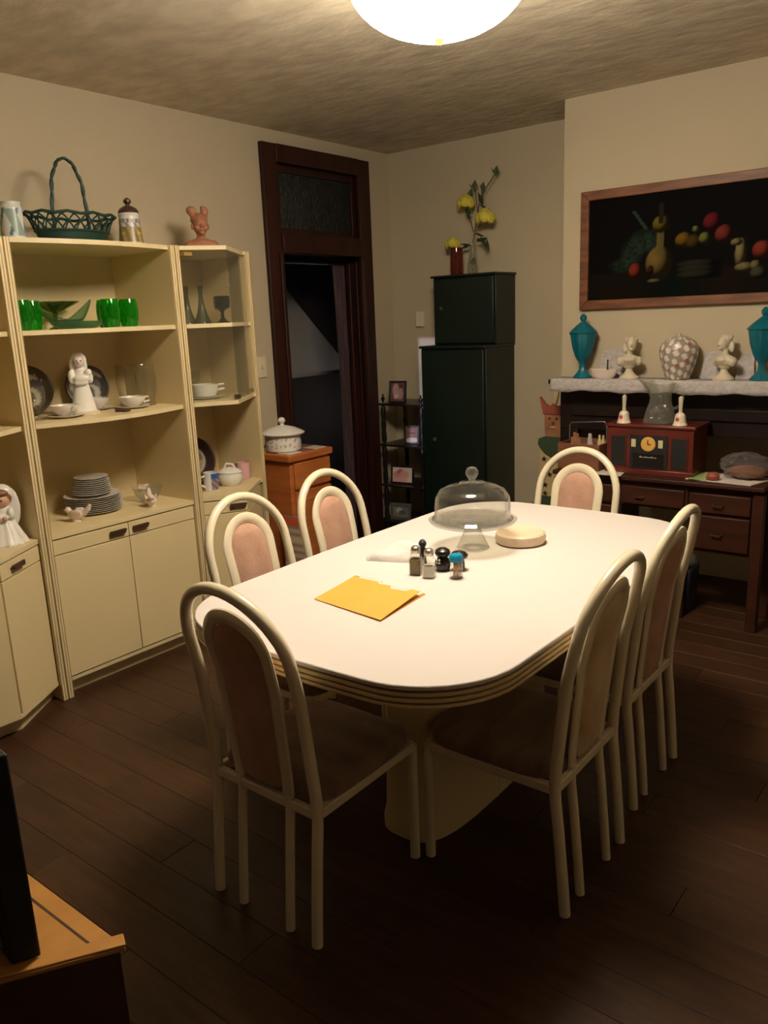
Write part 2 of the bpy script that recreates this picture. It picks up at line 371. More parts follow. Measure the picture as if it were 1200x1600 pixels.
# door frame
df = thing('door_1', None, None, (XW, 3.35, 0)); del_ = None
df['kind'] = 'structure'
def dfp(nm, b, m='doorwood', bev=.004, **k): return b.build(nm, M[m], df, loc=(-XW, -3.35, 0), bevel=bev, **k)
for (a, b_) in ((3.355, 3.468), (4.184, 4.298)):
    c = MB().box(XW, XW+.028, a, b_, 0, 2.47); dfp('casing', c)
dfp('head_casing', MB().box(XW, XW+.03, 3.468, 4.184, 2.375, 2.472))
c = MB().box(XW, XW+.042, 3.468, 4.184, 1.885, 1.995); dfp('transom_bar', c)
dfp('casing_lip', MB().box(XW+.028, XW+.04, 3.44, 3.466, 0, 1.885).box(XW+.028, XW+.04, 4.186, 4.212, 0, 1.885))
c = MB().box(XW-.2, XW, 3.40, 3.425, 0, 2.42); dfp('jamb', c)
c = MB().box(XW-.2, XW, 4.225, 4.25, 0, 2.42).box(XW-.13, XW-.10, 4.205, 4.225, 0, 1.9).box(XW-.06, XW-.045, 4.212, 4.225, 0, 1.9); dfp('jamb', c)
dfp('head_jamb', MB().box(XW-.2, XW, 3.425, 4.225, 2.395, 2.42))
dfp('transom_jamb', MB().box(XW-.2, XW, 3.425, 4.225, 1.90, 1.98))
fr = MB().box(XW-.06, XW-.03, 3.425, 3.475, 1.98, 2.395).box(XW-.06, XW-.03, 4.175, 4.225, 1.98, 2.395).box(XW-.06, XW-.03, 3.475, 4.175, 1.98, 2.03).box(XW-.06, XW-.03, 3.475, 4.175, 2.335, 2.395)
dfp('transom_sash', fr)
# reeded glass: ridged strip
g = MB(); n = 60
pts = []
for i in range(n*4+1):
    yy = 3.475+0.70*i/(n*4); pts.append((XW-.045+.003*abs(sin(pi*i/4)), yy))
poly = [(p[0], p[1]) for p in pts]+[(XW-.05, 4.175), (XW-.05, 3.475)]
g.prism(poly, 2.03, 2.335); dfp('reeded_glass', g, 'reeded', 0)

# curtain on a rod in the doorway, drawn to the right
cu = thing('door_curtain', 'plum curtain drawn to the right side of the dark doorway', 'curtain', (XW-.16, 4.1, 1.86))
MB().tube([(XW-.16, 3.43, 1.852), (XW-.16, 4.22, 1.852)], .007).build('rod', M['pewter'], cu, loc=(-(XW-.16), -4.1, -1.86))
v = []; f = []; nx, nz = 64, 14
for j in range(nz+1):
    z = 1.845-1.80*j/nz
    for i in range(nx+1):
        u = i/nx; w0 = .11-.03*min(1, j/6)
        yy = 4.215-w0*(1-u); v.append((.018*sin(u*42+j*.08)*(.6+.4*j/nz), yy-4.1, z-1.86))
for j in range(nz):
    for i in range(nx): a = j*(nx+1)+i; f.append((a, a+1, a+nx+2, a+nx+1))
o = MB().add(v, f).build('drape', M['plum'], cu); sd = o.modifiers.new('thick', 'SOLIDIFY'); sd.thickness = .002

# wall plates
o = MB().box(XW, XW+.008, 3.225, 3.295, 1.19, 1.31)
t = tag(o.build('light_switch', M['switch'], bevel=.003), 'ivory light switch plate on the wall left of the door', 'switch')
MB().box(XW+.008, XW+.018, 3.254, 3.266, 1.24, 1.262).build('toggle', M['switch'], t)
o = MB().box(-3.245, -3.185, YB-.022, YB, 1.43, 1.53)
tag(o.build('thermostat', M['switch'], bevel=.004), 'small pale thermostat on the back wall left of the green cabinet', 'thermostat')

# ================================================================== CEILING LAMP
lp = thing('ceiling_lamp', 'lit white glass bowl ceiling lamp with brass nub', 'ceiling lamp', (-1.368, 2.053, HC-.085))
MB().lathe([(.07, .085), (.07, .07), (.02, .06), (.02, -.02), (.10, -.028), (0, -.03)]).build('pan', M['gold'], lp)
prof = [(.09, -.028), (.16, -.032), (.215, -.042), (.243, -.055), (.25, -.065)]+[(.25*cos(a), -.065-.150*sin(a)) for a in [i*pi/2/10 for i in range(1, 10)]]+[(0, -.215)]
MB().lathe(prof, n=40).build('glass_bowl', M['bowl_lamp'], lp)
MB().lathe([(0, -.212), (.012, -.214), (.014, -.222), (.008, -.230), (.005, -.236), (0, -.238)], n=16).build('finial', M['gold'], lp)

# ================================================================== WALL UNITS
def unit_panel(root, y0, y1, xf, xb=-3.435, z1=1.845):
    o = MB().box(xb, xf, y0, y1, 0, z1).build('side_panel', M['unit'], root, bevel=.0015)
    t = MB(); w = y1-y0
    t.box(xf, xf+.002, y0+.001, y1-.001, .001, z1-.001).build('edge_band', M['unitedge'], o)
    t = MB()
    for k in (.06, .5, .94):
        yc = y0+w*k; t.box(xf+.002, xf+.0035, yc-.0008, yc+.0008, 0.002, z1-.002)
    t.build('edge_trim', M['gold'], o)
    return o
def unit_root(label, y):
    return thing('wall_unit', label, 'wall unit', (0, 0, 0))
def handle(parent, p, d, L=.075):
    """bronze bar pull, centre p, along unit dir d (xy), standing off outward normal"""
    d = Vector((*d, 0)).normalized(); nrm = Vector((d.y, -d.x, 0))
    if nrm.x < 0: nrm = -nrm
    mtx = Matrix(((d.x, nrm.x, 0, p[0]), (d.y, nrm.y, 0, p[1]), (0, 0, 1, p[2]), (0, 0, 0, 1)))
    b = MB()
    for (a0, a1, b0, b1, c0, c1) in ((-L/2, L/2, .010, .018, -.008, .012), (-L/2+.004, -L/2+.012, 0, .012, -.006, .006), (L/2-.012, L/2-.004, 0, .012, -.006, .006), (L/2-.008, L/2+.006, .008, .017, .000, .010)):
        k = MB().box(a0, a1, b0, b1, c0, c1); b.add([mtx @ Vector(q) for q in k.v], k.f)
    return b.build('handle', M['bronze'], parent, bevel=.0015)
def front_slab(root, nm, p, q, z0, z1, m='unit', t=.016):
    """vertical slab between floor points p,q"""
    d = (Vector(q)-Vector(p)).normalized(); nrm = Vector((d.y, -d.x))
    if nrm.x < 0: nrm = -nrm
    poly = [tuple(Vector(p)-nrm*t), tuple(Vector(q)-nrm*t), tuple(q), tuple(p)]
    return MB().prism(poly, z0, z1).build(nm, M[m], root, bevel=.0015)
def shelf(root, nm, poly, z, t=.018, m='unit', edge=True):
    o = MB().prism(poly, z-t, z).build(nm, M[m], root, bevel=.001)
    return o
def edge_strip(root, pts, z, t=.018):
    """pale edge band following the front of a board"""
    b = MB()
    for a, c in zip(pts[:-1], pts[1:]):
        d = (Vector(c)-Vector(a)).normalized(); n = Vector((d.y, -d.x))
        if n.x < 0: n = -n
        b.prism([a, c, tuple(Vector(c)+n*.0015), tuple(Vector(a)+n*.0015)], z-t, z)
    return b.build('edge_band', M['unitedge'], root)

# middle unit
U2 = unit_root('wide middle cream wall unit holding green glass and plates', 0)
unit_panel(U2, 1.582, 1.606, -2.985); unit_panel(U2, 2.328, 2.352, -2.985)
bpn = MB().box(-3.435, -3.427, 1.606, 2.328, .06, 1.845).build('back_panel', M['unitback'], U2)
def bulge(d):
    return [(-3.0+d*sin(pi*i/8)*1.0, 1.606+.722*i/8) for i in range(9)]
for z, d, nm in ((1.845, .055, 'top_panel'), (1.506, .06, 'shelf'), (1.150, .075, 'shelf')):
    arc = bulge(d); o = shelf(U2, nm, [(-3.427, 1.606)]+arc+[(-3.427, 2.328)], z); edge_strip(o, arc, z)
shelf(U2, 'counter', [(-3.427, 1.606), (-2.992, 1.606), (-2.992, 2.328), (-3.427, 2.328)], .70)
MB().box(-3.427, -3.01, 1.606, 2.328, .07, .088).build('bottom_board', M['unit'], U2)
MB().box(-3.06, -3.045, 1.606, 2.328, 0, .07).build('plinth', M['unit'], U2)
MB().box(-3.013, -3.0, 1.606, 2.328, .066, .084).build('bottom_rail', M['unitedge'], U2)
for (a, b_, hy) in ((1.609, 1.966, 1.906), (1.969, 2.325, 2.022)):
    dr = front_slab(U2, 'drawer', (-2.995, a), (-2.995, b_), .616, .676)
    handle(dr, (-2.995, hy, .647), (0, 1))
    front_slab(U2, 'door', (-2.995, a), (-2.995, b_), .088, .612)
MB().box(-3.427, -3.015, 1.606, 2.328, .6125, .6155).build('divider', M['groove'], U2)

# right end unit (angled front, glass doors above)
U3 = unit_root('narrow glass-fronted cream wall unit beside the doorway', 0)
unit_panel(U3, 2.354, 2.378, -2.985)
A, B, D = (-3.0, 2.378), (-2.885, 2.562), (-3.085, 2.845)
unit_panel(U3, 2.862, 2.886, -3.085)
MB().box(-3.435, -3.427, 2.378, 2.862, .06, 1.845).build('back_panel', M['unitback'], U3)
fp = [(-3.427, 2.378), A, B, D, (-3.085, 2.862), (-3.427, 2.862)]
for z, nm in ((1.845, 'top_panel'), (1.506, 'shelf'), (1.150, 'shelf'), (.70, 'counter'), (.088, 'bottom_board')):
    o = shelf(U3, nm, fp, z)
    if z > .2: edge_strip(o, [A, B, D], z)
def off(p, dx, dy): return (p[0]+dx, p[1]+dy)
MB().prism([(-3.4, 2.378), off(A, -.06, 0), off(B, -.06, -.0), off(D, -.06, 0), (-3.4, 2.862)], 0, .07).build('plinth', M['unit'], U3)
AD = (Vector(B)-Vector(A)); 
pA = tuple(Vector(A)+AD*.02); pB = tuple(Vector(B)-AD*.02)
dr = front_slab(U3, 'drawer', pA, pB, .616, .676); handle(dr, (-2.91, 2.525, .648), (B[0]-A[0], B[1]-A[1]))
front_slab(U3, 'door', pA, pB, .088, .612)
BD = (Vector(D)-Vector(B)); pC = tuple(Vector(B)+BD*.02); pD = tuple(Vector(D)-BD*.02)
front_slab(U3, 'drawer', pC, pD, .616, .676); front_slab(U3, 'door', pC, pD, .088, .612)
MB().prism([(-3.42, 2.38), off(A, -.02, 0), off(B, -.02, 0), off(D, -.02, 0), (-3.42, 2.86)], .6125, .6155).build('divider', M['groove'], U3)
gd = front_slab(U3, 'glass_door', pA, pB, 1.155, 1.822, 'pane', .004)
gd2 = front_slab(U3, 'glass_door', pC, pD, 1.155, 1.822, 'pane', .004)
MB().box(-2.985, -2.955, 2.381, 2.425, 1.800, 1.815).build('hinge', M['gold'], gd, bevel=.001)
MB().box(-2.915, -2.89, 2.565, 2.585, 1.155, 1.175).build('catch', M['bronze'], gd2, bevel=.001)
MB().box(-3.105, -3.088, 2.835, 2.85, 1.158, 1.175).build('catch', M['bronze'], gd2, bevel=.001)

# left end unit (mostly outside the frame)
U1 = unit_root('cream wall unit at the left picture edge under the bride figurine', 0)
unit_panel(U1, 1.556, 1.580, -2.985); unit_panel(U1, .83, .854, -2.90)
MB().box(-3.435, -3.427, .854, 1.556, .06, 1.845).build('back_panel', M['unitback'], U1)
A1, B1, D1 = (-3.0, 1.556), (-2.845, 1.315), (-2.88, .854)
for z, nm, k in ((1.845, 'top_panel', 0), (1.506, 'shelf', -.02), (1.150, 'shelf', 0), (.70, 'counter', 0), (.088, 'bottom_board', 0)):
    o = shelf(U1, nm, [(-3.427, .854), D1, B1, A1, (-3.427, 1.556)], z)
    if z > .2: edge_strip(o, [A1, B1, D1], z)
MB().prism([(-3.4, .854), off(D1, -.06, 0), off(B1, -.06, .02), off(A1, -.06, 0), (-3.4, 1.556)], 0, .07).build('plinth', M['unit'], U1)
AB = Vector(B1)-Vector(A1); p1 = tuple(Vector(A1)+AB*.02); p2 = tuple(Vector(B1)-AB*.015)
dr = front_slab(U1, 'drawer', p1, p2, .616, .676); handle(dr, (-2.905, 1.408, .648), (AB.x, AB.y))
front_slab(U1, 'door', p1, p2, .088, .612)
BD = Vector(D1)-Vector(B1); p1 = tuple(Vector(B1)+BD*.01); p2 = tuple(Vector(D1)-BD*.01)
front_slab(U1, 'drawer', p1, p2, .616, .676); front_slab(U1, 'door', p1, p2, .088, .612)
MB().prism([(-3.42, .86), off(D1, -.02, 0), off(B1, -.02, 0), off(A1, -.02, 0), (-3.42, 1.55)], .6125, .6155).build('divider', M['groove'], U1)

# ================================================================== TABLE
def rrect(hx, hy, r, n=10, bow=.008):
    P = []
    for cx, cy, a0 in ((hx-r, hy-r, 0), (-(hx-r), hy-r, pi/2), (-(hx-r), -(hy-r), pi), (hx-r, -(hy-r), 1.5*pi)):
        for i in range(n+1):
            a = a0+pi/2*i/n; P.append((cx+r*cos(a), cy+r*sin(a)))
    Q = []
    for k in range(len(P)):
        a, b = P[k], P[(k+1) % len(P)]; Q.append(a)
        if math.dist(a, b) > .2:
            for j in range(1, 8):
                t = j/8; x = a[0]+(b[0]-a[0])*t; yy = a[1]+(b[1]-a[1])*t; bo = bow*sin(pi*t)
                if abs(a[0]-b[0]) < 1e-6: x += math.copysign(bo, x)
                else: yy += math.copysign(bo, yy)
                Q.append((x, yy))
    return Q
TB = thing('dining_table', 'long cream oval-cornered dining table with striped edge', 'table', (-1.29, 2.04, 0))
MB().prism(rrect(.488, .822, .255), .728, .74).build('tabletop', M['tabletop'], TB, bevel=.003)
MB().prism(rrect(.479, .813, .25), .690, .728).build('edge_core', M['groove'], TB)
for z0, z1 in ((.713, .722), (.699, .708), (.686, .694)):
    MB().prism(rrect(.487, .821, .255), z0, z1).build('edge_band', M['tan'], TB, bevel=.002)
pp = []
for i in range(48):
    a = 2*pi*i/48; c, s_ = cos(a), sin(a)
    pp.append((.13*math.copysign(abs(c)**.6, c), .40*math.copysign(abs(s_)**.55, s_)))
ped = MB(); lev = [(0, 1.0), (.03, 1.0), (.06, .97), (.3, .94), (.58, .95), (.66, 1.05), (.686, 1.25)]
v = []; f = []; n = 48
for z, s_ in lev: v += [(x*s_, yy*s_, z) for x, yy in pp]
for k in range(len(lev)-1):
    for i in range(n): f.append((k*n+i, k*n+(i+1) % n, (k+1)*n+(i+1) % n, (k+1)*n+i))
f += [tuple(range(n))[::-1], tuple(range((len(lev)-1)*n, len(lev)*n))]
ped.add(v, f).build('pedestal', M['unit'], TB)

# ================================================================== CHAIRS
def yprof(z):
    K = [(0, 0), (.10, .008), (.25, .022), (.34, .032), (.40, .030), (.65, .004), (.80, -.030), (.95, -.078)]
    for (a, ya), (b, yb) in zip(K[:-1], K[1:]):
        if z <= b: return ya+(yb-ya)*(z-a)/(b-a)
    return K[-1][1]
def hoop(R, ztop, z0=.36, w0=None):
    w0 = w0 or R; zc = ztop-R; P = []
    for i in range(9):
        z = z0+(zc-z0)*i/8; P.append((w0+(R-w0)*i/8, z))
    for i in range(1, 24): a = pi*i/24; P.append((R*cos(a), zc+R*sin(a)))
    for i in range(9):
        z = zc+(z0-zc)*i/8; P.append((-(w0+(R-w0)*(8-i)/8), z))
    return [(x, yprof(z), z) for x, z in P]
def make_chair(label):
    t = thing('dining_chair', label, 'chair')
    MB().tube(hoop(.176, .915, w0=.180), .0155, 12).build('back_hoop', M['tube'], t)
    for s_ in (-1, 1):
        MB().tube([(s_*.180, yprof(z), z) for z in (0, .1, .25, .32, .36)], .0145, 12).build('leg', M['tube'], t)
        MB().tube([(s_*.086, yprof(z)+.002, z) for z in (0, .1, .25, .32, .375)], .0125, 12).build('leg', M['tube'], t)
        MB().tube([(s_*.180, .415, z) for z in (0, .2, .352)], .0145, 12).build('leg', M['tube'], t)
        MB().box(s_*.180-.010, s_*.180+.010, .035, .415, .335, .362).build('side_rail', M['tube'], t, bevel=.004)
    MB().box(-.180, .180, .405, .425, .335, .362).build('front_rail', M['tube'], t, bevel=.004)
    MB().box(-.180, .180, .022, .040, .335, .362).build('rear_rail', M['tube'], t, bevel=.004)
    MB().tube(hoop(.098, .842, z0=.372, w0=.086), .019, 12, rb=.009, up=(0, 1, 0)).build('inner_hoop', M['tube'], t)
    # oval upholstered back pad, domed on both faces
    v = []; f = []; nu, nv = 10, 24; R = .080; zt = .823
    for side in (-1, 1):
        for j in range(nv+1):
            z = .378+(zt-.378)*(1-(1-j/nv)**1.6) if True else 0
            if z > zt-R: w_ = math.sqrt(max(0, R*R-(z-(zt-R))**2))
            else: w_ = .074+(.010)*(z-.378)/(zt-R-.378)
            if z < .41: w_ *= .75+.25*math.sqrt(max(0, 1-((.41-z)/.032)**2))
            for i in range(nu+1):
                u = -1+2*i/nu
                th = .016*(1-abs(u)**3)*min(1, (zt-z)/.03+.15)*min(1, (z-.378)/.03+.2)
                v.append((u*w_, yprof(z)+side*(.004+th), z))
    m_ = (nu+1)*(nv+1)
    for s0 in (0, m_):
        for j in range(nv):
            for i in range(nu): a = s0+j*(nu+1)+i; f.append((a, a+1, a+nu+2, a+nu+1))
    for j in range(nv):
        for e in (0, nu): a = j*(nu+1)+e; f.append((a, a+nu+1, m_+a+nu+1, m_+a))
    for i in range(nu):
        f.append((i, i+1, m_+i+1, m_+i)); a = nv*(nu+1)+i; f.append((a, a+1, m_+a+1, m_+a))
    MB().add(v, f).build('back_pad', M['velvet'], t, angle=60)
    # seat cushion
    v = []; f = []; n = 40
    lev = [(.357, .93), (.362, 1.0), (.382, 1.02), (.398, .98), (.408, .86), (.412, .6), (.413, .0)]
    for z, s_ in lev:
        for i in range(n):
            a = 2*pi*i/n; c, q = cos(a), sin(a)
            v.append((.190*s_*math.copysign(abs(c)**.35, c), .235+.195*s_*math.copysign(abs(q)**.4, q), z))
    for k in range(len(lev)-1):
        for i in range(n): f.append((k*n+i, k*n+(i+1) % n, (k+1)*n+(i+1) % n, (k+1)*n+i))
    f.append(tuple(range(n))[::-1])
    MB().add(v, f).build('seat', M['seatvelvet'], t, angle=60)
    return t
G = 'cream tubular chairs around the dining table'
c1 = make_chair('dining chair with its dark-shadowed back to the viewer, at near end of table'); c1['group'] = G
c1.location = (-1.385, 1.18, 0)
c2 = dup(c1, (-.757, 1.805, 0), pi/2, 'dining chair with stained tan back pad, near right side of table', G)
c3 = dup(c1, (-.785, 2.34, 0), pi/2, 'dining chair at right of table, behind the one with stained back', G)
c5 = dup(c1, (-2.03, 1.815, 0), -pi/2, 'dining chair at left of table in front of the cream wall unit', G)
c6 = dup(c1, (-2.06, 2.29, 0), -pi/2, 'dining chair at left of table in front of the orange wood cart', G)
c4 = dup(c1, (-1.436, 3.12, 0), pi, 'dining chair at far end of table before the dresser', G)
for ch in c2.children:
    if ch.name.startswith('back_pad'):
        ch.data = ch.data.copy(); ch.data.materials[0] = M['stained']; ch['label'] = 'back pad with yellow-brown stains'

# ================================================================== GREEN CABINET
gc = thing('green_cabinet', 'tall dark green two-tier cabinet in the far corner', 'cabinet', (-2.74, 4.35, 0))
o_ = (2.74, -4.35, 0)
MB().box(-2.975, -2.505, 4.185, YB-.001, 0, 1.300).build('lower_case', M['green'], gc, loc=o_, bevel=.003)
MB().box(-2.980, -2.500, 4.165, YB-.001, 1.300, 1.316).build('lower_top', M['green'], gc, loc=o_, bevel=.003)
MB().box(-2.945, -2.498, 4.295, YB-.001, 1.316, 1.722).build('upper_case', M['green'], gc, loc=o_, bevel=.003)
MB().box(-2.955, -2.490, 4.275, YB-.001, 1.722, 1.736).build('upper_top', M['green'], gc, loc=o_, bevel=.003)
d1 = MB().box(-2.965, -2.515, 4.167, 4.184, .08, 1.290).build('door', M['green'], gc, loc=o_, bevel=.004)
d2 = MB().box(-2.935, -2.508, 4.278, 4.294, 1.325, 1.715).build('door', M['green'], gc, loc=o_, bevel=.004)
MB().ell((-2.865, 4.150, .74), (.012, .014, .012)).build('knob', M['clearcut'], d1)
MB().ell((-2.87, 4.263, 1.54), (.011, .013, .011)).build('knob', M['clearcut'], d2)

# flowers on the green cabinet
def rose(mb, c, r):
    for k in range(14):
        a = k*2.4; rr = r*(.15+.06*k); h = r*(.5-.045*k)
        mb.ell((c[0]+rr*.6*cos(a), c[1]+rr*.6*sin(a), c[2]+h*.6), (r*.42, r*.20, r*.40), 8, 6, rot=(a+pi/2, 'Z'))
def leafm(mb, c, d, L):
    d = Vector(d).normalized(); s_ = d.cross(Vector((0, .3, 1))).normalized()*L*.33; up = d.cross(s_).normalized()*L*.1
    c = Vector(c); v = [c, c+d*L*.4+s_, c+d*L, c+d*L*.4-s_, c+d*L*.45+up]
    v += [p-up.normalized()*.0012 for p in v]
    mb.add(v, [(0, 1, 4), (1, 2, 4), (2, 3, 4), (3, 0, 4), (5, 9, 6), (6, 9, 7), (7, 9, 8), (8, 9, 5), (0, 5, 6, 1), (1, 6, 7, 2), (2, 7, 8, 3), (3, 8, 5, 0)])
rg = thing('bud_vase', 'small red painted glass vase with a single yellow rose', 'vase', (-2.845, 4.41, 1.736))
MB().shell([(.036, 0), (.040, .01), (.040, .12), (.038, .165)], n=20).build('vase', M['redglass'], rg)
st = MB().tube([(0, 0, .006), (-.012, 0, .10), (-.022, 0, .17)], .003, 6).build('stem', M['stem'], rg)
r = MB(); rose(r, (-.024, -.004, .190), .068); r.build('rose', M['yellow'], rg)
cv = thing('flower_vase', 'clear glass vase with tall stem of yellow roses', 'vase', (-2.735, 4.42, 1.736))
MB().shell([(.030, 0), (.034, .01), (.030, .06), (.020, .13), (.022, .19)], n=20).build('vase', M['clearcut'], cv)
sm = MB(); sm.tube([(0, 0, .01), (-.005, 0, .15), (.02, 0, .25), (.05, 0, .40), (.09, 0, .48), (.17, 0, .565)], .0035, 6)
sm.tube([(.01, 0, .25), (-.02, 0, .35), (-.03, 0, .41)], .003, 6); sm.tube([(.04, 0, .27), (.09, -.01, .31)], .003, 6)
sm.tube([(.04, 0, .36), (.03, 0, .45), (.02, 0, .50)], .0025, 6); sm.tube([(.07, 0, .44), (.07, 0, .50)], .0025, 6)
sm.build('stem', M['stem'], cv)
for c, r0_ in (((-.035, -.01, .42), .078), ((.105, -.02, .32), .085)):
    r = MB(); rose(r, c, r0_); r.build('rose', M['yellow'], cv)
for c, dd, L in (((.03, 0, .19), (1, -.2, .2), .07), ((.06, 0, .22), (.6, -.3, -.8), .08), ((.02, 0, .24), (.9, 0, -.3), .06), ((.10, 0, .21), (.3, -.2, -.9), .07),
                 ((-.03, 0, .40), (.2, -.3, -.8), .06), ((-.04, 0, .39), (.6, 0, -.5), .05), ((.06, 0, .40), (.8, -.1, -.4), .07), ((.08, 0, .40), (-.3, -.3, .9), .06),
                 ((.02, 0, .49), (.1, 0, 1), .045), ((.015, 0, .49), (-.5, 0, .6), .04), ((.07, 0, .48), (.3, 0, 1), .04), ((.165, 0, .55), (.2, 0, 1), .045), ((.16, 0, .56), (-.5, 0, .8), .035),
                 ((0, 0, .17), (-1, -.3, .2), .06), ((-.03, 0, .175), (-.8, 0, -.3), .04), ((0, 0, .05), (.3, -.3, .6), .05), ((-.02, 0, .44), (.3, 0, 1), .05)):
    q = MB(); leafm(q, c, dd, L*1.3); q.build('leaf', M['leaf'], cv, flat=True)

# ================================================================== ETAGERE with frames
et = thing('corner_shelf', 'black spindle corner shelf between doorway and green cabinet', 'shelf', (-3.2, 4.35, 0))
eo = (3.2, -4.35, 0)
for z in (.945, .672, .395, .14):
    MB().box(-3.355, -3.0, 4.20, 4.505, z-.014, z).build('shelf', M['black'], et, loc=eo, bevel=.003)
for x, yy in ((-3.328, 4.225), (-3.335, 4.48), (-3.02, 4.48), (-3.02, 4.225)):
    pr = [(.012, 0)]
    zz = 0
    for a, b_ in ((0, .126), (.14, .381), (.395, .658), (.672, .931)):
        nn = 8
        for i in range(nn+1):
            t_ = i/nn; pr.append((.009+.008*abs(sin(t_*pi*3)), a+(b_-a)*t_))
        pr.append((.011, b_+.001)); pr.append((.011, b_+.013))
    pr += [(.006, .955), (.013, .97), (.012, .982), (.004, .99), (.007, 1.0), (0, 1.008)]
    MB().lathe(pr, (x, yy, 0), 10).build('spindle_post', M['black'], et, loc=eo)
def hashn(u, v, s=0):
    return (math.sin(u*12.9898+v*78.233+s*3.7)*43758.5453) % 1.0
def blobcol(bg, blobs):
    def fn(u, v):
        c = bg
        for (x, yy, rx, ry, col) in blobs:
            d = ((u-x)/rx)**2+((v-yy)/ry)**2
            if d < 1:
                t_ = min(1, (1-d)*3); c = tuple(c[i]*(1-t_)+col[i]*t_ for i in range(3))
        return c
    return fn
def photo_frame(label, loc, rz, w_, h_, fn, fm='frameblack', lean=.22, bw=.012):
    t = thing('picture_frame', label, 'picture frame', loc, rz, 'framed photographs on the corner shelf')
    R = Matrix.Rotation(-lean, 4, 'X')
    def tb(mb): return MB().add([R @ Vector(p) for p in mb.v], mb.f)
    fr = MB(); fr.box(-w_/2, -w_/2+bw, -.006, .006, 0, h_); fr.box(w_/2-bw, w_/2, -.006, .006, 0, h_)
    fr.box(-w_/2+bw, w_/2-bw, -.006, .006, 0, bw); fr.box(-w_/2+bw, w_/2-bw, -.006, .006, h_-bw, h_)
    tb(fr).build('frame', M[fm], t, bevel=.0015)
    tb(MB().box(-w_/2+.004, w_/2-.004, .001, .006, .004, h_-.004)).build('backing', M['blackmat'], t)
    grid_print('photo', w_-2*bw, h_-2*bw, 16, 20, fn, M['print'], t, R @ Matrix.Translation((0, -.001, bw)))
    MB().add([(-.02, .012, h_*.6), (.02, .012, h_*.6), (.02, h_*.45, 0), (-.02, h_*.45, 0), (-.02, .017, h_*.6), (.02, .017, h_*.6), (.02, h_*.45+.004, 0), (-.02, h_*.45+.004, 0)],
             [(0, 1, 2, 3), (7, 6, 5, 4), (0, 4, 5, 1), (2, 6, 7, 3), (1, 5, 6, 2), (0, 3, 7, 4)]).build('easel_leg', M['blackmat'], t)
    return t
photo_frame('leaning frame with reddish photo on the top shelf', (-3.235, 4.26, .945), rad(12), .125, .145,
            blobcol((.12, .06, .07), [(.35, .6, .25, .4, (.42, .26, .28)), (.7, .4, .2, .35, (.36, .2, .22)), (.4, .25, .2, .15, (.5, .36, .36)), (.75, .8, .12, .1, (.05, .02, .03))]), lean=.16)
photo_frame('small dark frame with portrait on second shelf from top', (-3.135, 4.27, .672), rad(20), .10, .125,
            blobcol((.16, .08, .06), [(.5, .65, .28, .3, (.22, .10, .08)), (.5, .15, .6, .2, (.48, .42, .38))]))
photo_frame('landscape frame with pink baby photo on third shelf', (-3.225, 4.27, .395), rad(8), .175, .125,
            blobcol((.72, .62, .54), [(.35, .45, .36, .35, (.62, .26, .26)), (.4, .7, .18, .2, (.50, .14, .15)), (.6, .5, .25, .3, (.66, .34, .32)), (.3, .15, .5, .2, (.66, .38, .36))]), lean=.1)
photo_frame('grey pewter frame with dim photo on bottom shelf', (-3.25, 4.27, .14), rad(10), .155, .115,
            blobcol((.16, .16, .15), [(.4, .6, .25, .3, (.4, .4, .38)), (.6, .4, .25, .25, (.08, .08, .08))]), 'pewter', lean=.1, bw=.022)

# ================================================================== CART
ct = thing('kitchen_cart', 'orange pine cabinet with tiled top beside the doorway', 'cabinet', (-3.22, 3.2, 0))
co = (3.22, -3.2, 0)
CX0, CX1, CY0, CY1 = -3.39, -3.045, 3.03, 3.385
MB().box(CX0+.01, CX1-.022, CY0+.02, CY1-.02, .04, .755).build('case', M['orangewood'], ct, loc=co, bevel=.003)
tp = MB().box(CX0, CX1, CY0, CY1, .755, .797).build('top', M['orangewood'], ct, loc=co, bevel=.008)
k = 0
for i in range(3):
    for j in range(3):
        x0 = CX0+.03+i*.098; y0 = CY0+.03+j*.10
        MB().box(x0, x0+.094, y0, y0+.096, .794, .800).build('tile', M['tile_w' if (i+j) % 2 == 0 else 'tile_r'], tp, bevel=.0015)
d = MB().box(CX1-.022, CX1-.004, CY0+.045, CY1-.025, .60, .745).build('drawer', M['orangewood'], ct, loc=co, bevel=.004)
d = MB().box(CX1-.022, CX1-.004, CY0+.045, CY1-.025, .06, .585).build('door', M['orangewood'], ct, loc=co, bevel=.004)
MB().box(CX1-.008, CX1+.002, CY0+.09, CY1-.07, .11, .54).build('raised_panel', M['orangewood'], d, bevel=.006)
MB().box(CX0+.01, CX1-.03, CY0+.03, CY1-.03, 0, .04).build('plinth', M['orangewood'], ct, loc=co)
cs = thing('casserole', 'white covered dish with floral band on the orange cart', 'dish', (-3.2, 3.145, .800))
def floral(co):
    h = math.sin(co.x*190+co.z*70)*math.sin(co.y*170-co.z*110); g = math.sin(co.x*90+1)*math.sin(co.z*140+co.y*60)
    if .02 < co.z < .075:
        if h > .6: return (.42, .34, .33)
        if g > .86: return (.30, .32, .08)
    return (.78, .74, .68)
q = MB(); q.shell(q.dense([(.085, 0), (.097, .005), (.100, .02), (.101, .045), (.100, .065), (.100, .092)]), n=110, t=.005).build('pot', M['print'], cs, colors=floral)
MB().lathe([(.100, .092), (.122, .095), (.124, .101), (.105, .112), (.07, .128), (.03, .139), (.012, .142), (.010, .150), (.018, .158), (.022, .168), (.014, .182), (0, .186)], n=40).build('lid', M['white'], cs)
bk = thing('black_box', 'black box with tan wooden handle behind the covered dish', 'box', (-3.397, 3.080, .800))
MB().box(-.045, .045, -.045, .045, 0, .135).build('case', M['blackmat'], bk, bevel=.004)
